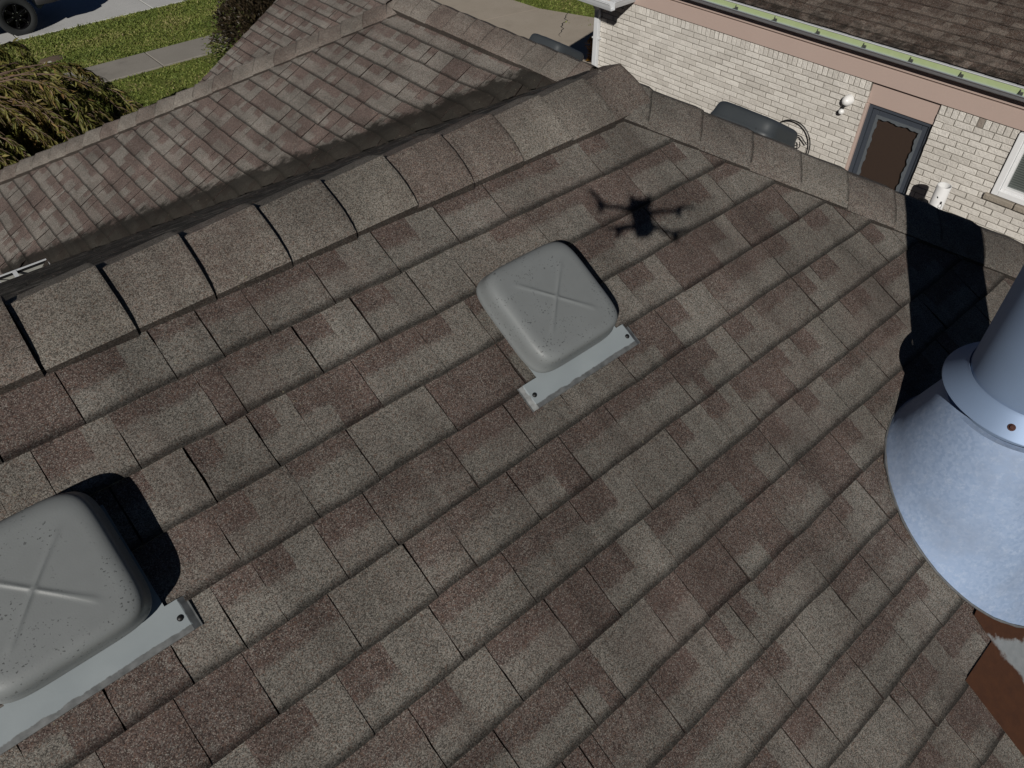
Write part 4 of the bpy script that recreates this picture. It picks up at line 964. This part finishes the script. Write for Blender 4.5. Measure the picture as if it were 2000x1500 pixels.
# ------------------------------------------------------------------ parked pickup
def pickup():
    e = empty('pickup_truck', (1.4, 21.25, 0), 'black pickup truck parked on the street, only its front wheel and bumper in view', 'truck')
    yf = 20.24                                         # side nearest the camera
    wx, wz, wr = 3.02, .405, .40
    def arch_profile():
        pts = [(-2.25, .55), (-2.3, 1.12), (.35, 1.12)]
        return pts
    m = MB(); side = [(-2.3, .55), (-1.55, .5)]
    def arc(cx, r): return [(cx + r*math.cos(math.pi - i*math.pi/14), wz + r*math.sin(math.pi - i*math.pi/14)) for i in range(15)]
    pts = [(-2.35, .62), (-1.32, .5)] + arc(-.78, .5) + [(2.48, .5)] + arc(wx, .49) + [(3.62, .52), (3.86, .62), (3.92, 1.0), (3.8, 1.14), (2.2, 1.2), (-2.35, 1.2)]
    m.prism([Vector((x, yf+.02, z)) for x, z in pts], (0, 1.84, 0)); bmesh.ops.bevel(m.bm, geom=[ed for ed in m.bm.edges if ed.calc_length() > .8 and abs(ed.verts[0].co.y-ed.verts[1].co.y) > .5 or ed.verts[0].co.z > 1.1 and ed.verts[1].co.z > 1.1], offset=.05, segments=3, affect='EDGES')
    m.build('body', M['paint_black'], e, True)
    m = MB(); cabp = [(-.55, 1.19), (-.45, 1.82), (1.2, 1.86), (2.05, 1.19)]; m.prism([Vector((x, yf+.13, z)) for x, z in cabp], (0, 1.62, 0)); bmesh.ops.bevel(m.bm, geom=m.bm.edges[:], offset=.05, segments=3, affect='EDGES'); m.build('cab', M['paint_black'], e, True)
    for (ax_, bx) in ((-.38, .42), (.5, 1.55)):
        m = MB(); m.prism([Vector((x, yf+.122, z)) for x, z in ((ax_, 1.27), (ax_+.02, 1.72), (min(bx, 1.2), 1.74), (bx, 1.27))], (0, .012, 0)); m.build('window', M['glass'], e)
    m = MB(); m.box((3.95, yf+.94, .64), (.2, 1.86, .24), bevel=.05); m.box((3.7, yf+.04, .60), (.42, .10, .16), bevel=.04); m.build('bumper', M['drone_dark'], e, True)
    for y in (yf+.22, yf+1.66):
        m = MB(); m.box((3.86, y, .95), (.12, .34, .17), bevel=.03); m.build('headlight', M['chrome'], e, True)
    m = MB(); m.box((3.97, yf+.16, .72), (.05, .13, .07), bevel=.015); m.build('fog_lamp', M['chrome'], e, True)
    m = MB(); m.box((1.5, yf-.08, 1.28), (.12, .2, .16), bevel=.04); m.build('mirror', M['paint_black'], e, True)
    m = MB(); m.box((1.1, yf+.06, .46), (2.3, .12, .06), bevel=.02); m.build('running_board', M['drone_dark'], e, True)
    for (x, y, s) in ((wx, yf+.0, -1), (-.78, yf+.0, -1), (wx, yf+1.62, 1), (-.78, yf+1.62, 1)):
        w = empty('wheel', (0, 0, 0), None, None); w.parent = e; w.matrix_parent_inverse = Matrix.Translation(e.location).inverted()
        rotm = Matrix.Rotation(math.pi/2, 4, 'X'); cy = y + .13
        m = MB(); m.lathe([(.26, .10), (.30, .125), (.36, .128), (.392, .11), (.40, .08), (.40, -.08), (.392, -.11), (.36, -.128), (.30, -.125), (.26, -.10)], 56, (x, cy, wz), rotm)
        for k in range(56):
            a = k/56*6.283; m.box((x + .398*math.cos(a), cy, wz + .398*math.sin(a)), (.012, .22, .022), Matrix.Rotation(-a, 3, 'Y'))
        o = m.build('tyre', M['tyre'], None, True); o.parent = w; o.matrix_parent_inverse = w.matrix_world.inverted() if False else Matrix.Translation(e.location).inverted() @ Matrix.Translation(e.location)
        m = MB(); f = cy + s*.105
        m.lathe([(.262, .12), (.25, .125), (.24, .10), (.235, -.05)], 48, (x, cy, wz), rotm); m.lathe([(.0001, .0), (.055, .0), (.06, -.03)], 24, (x, f, wz), rotm if s < 0 else Matrix.Rotation(-math.pi/2, 4, 'X'))
        for k in range(6):
            a = k/6*6.283+.3
            for da in (-.13, .13): m.tube([(x + .05*math.cos(a), f + .01, wz + .05*math.sin(a)), (x + .25*math.cos(a+da), f - s*.006, wz + .25*math.sin(a+da))], [.022, .016], 6)
        m.lathe([(.24, -.05), (.0001, -.05)], 32, (x, cy, wz), rotm); nrim = len(m.bm.faces)
        for k in range(6):
            a = k/6*6.283; m.lathe([(.0001, .008), (.011, .006), (.012, 0)], 10, (x + .085*math.cos(a), f + s*.006, wz + .085*math.sin(a)), rotm if s < 0 else Matrix.Rotation(-math.pi/2, 4, 'X'))
            m.lathe([(.0001, .006), (.008, .004), (.009, 0)], 8, (x + .225*math.cos(a+.3), f + s*.012, wz + .225*math.sin(a+.3)), rotm if s < 0 else Matrix.Rotation(-math.pi/2, 4, 'X'))
        o = m.build('rim', M['rim'], None, True); o.parent = w
        o.data.materials.append(M['chrome'])
        for p in o.data.polygons:
            if p.index >= nrim: p.material_index = 1
pickup()

# ------------------------------------------------------------------ the drone that carries the camera; its shadow lies on the shingles
def drone():
    def D(r, f, z): return rightv*r + fwdv*f + Vector((0, 0, GZ+z))
    e = empty('quadcopter_drone', D(-.035, -.1, .04), 'small folding quadcopter drone hovering over the roof, seen as a shadow on the shingles', 'drone')
    rot = Matrix((rightv, fwdv, zv)).transposed()
    m = MB(); m.box(D(-.037, -.095, .032), (.062, .17, .038), rot, bevel=.016, seg=3); m.box(D(-.045, -.165, .03), (.05, .06, .034), rot, bevel=.014, seg=3); m.build('body', M['drone'], e, True)
    m = MB(); m.box(D(-.052, .0, .03), (.014, .045, .02), rot, bevel=.005); m.box(D(.0, -.002, .03), (.014, .045, .02), rot, bevel=.005); m.build('nose_guard', M['drone_dark'], e, True)
    arms = [((-.06, -.055), (-.147, -.03), ((-.178, .05), (-.166, -.045))), ((-.012, -.075), (.082, -.066), ((.135, -.072), (.07, -.12))), ((-.062, -.15), (-.115, -.17), None), ((-.01, -.15), (.05, -.205), None)]
    for (a, b, pr) in arms:
        m = MB(); m.tube([D(*a, .032), D((a[0]+b[0])/2, (a[1]+b[1])/2, .034), D(*b, .032)], [.009, .0065, .007], 10); m.lathe([(.0001, .046), (.010, .044), (.011, .03), (.008, .02), (.005, .008), (.0001, .006)], 16, D(*b, 0)); arm = m.build('arm', M['drone'], e, True)
        m = MB()
        tips = pr or ((b[0]+.045, b[1]+.012), (b[0]-.045, b[1]-.012))
        for tpt in tips:
            c = Vector(b); q = Vector(tpt)-c; n = Vector((-q.y, q.x)).normalized()
            pts = []
            for t, w in ((0, .004), (.3, .010), (.7, .008), (1, .003)): pts.append((c + q*t, w))
            ring = [D(*(p + n*w), 0.044) for p, w in pts] + [D(*(p - n*w), 0.044) for p, w in pts[::-1]]
            m.prism(ring, (0, 0, .0015))
        m.build('propeller', M['drone_dark'], e)
drone()
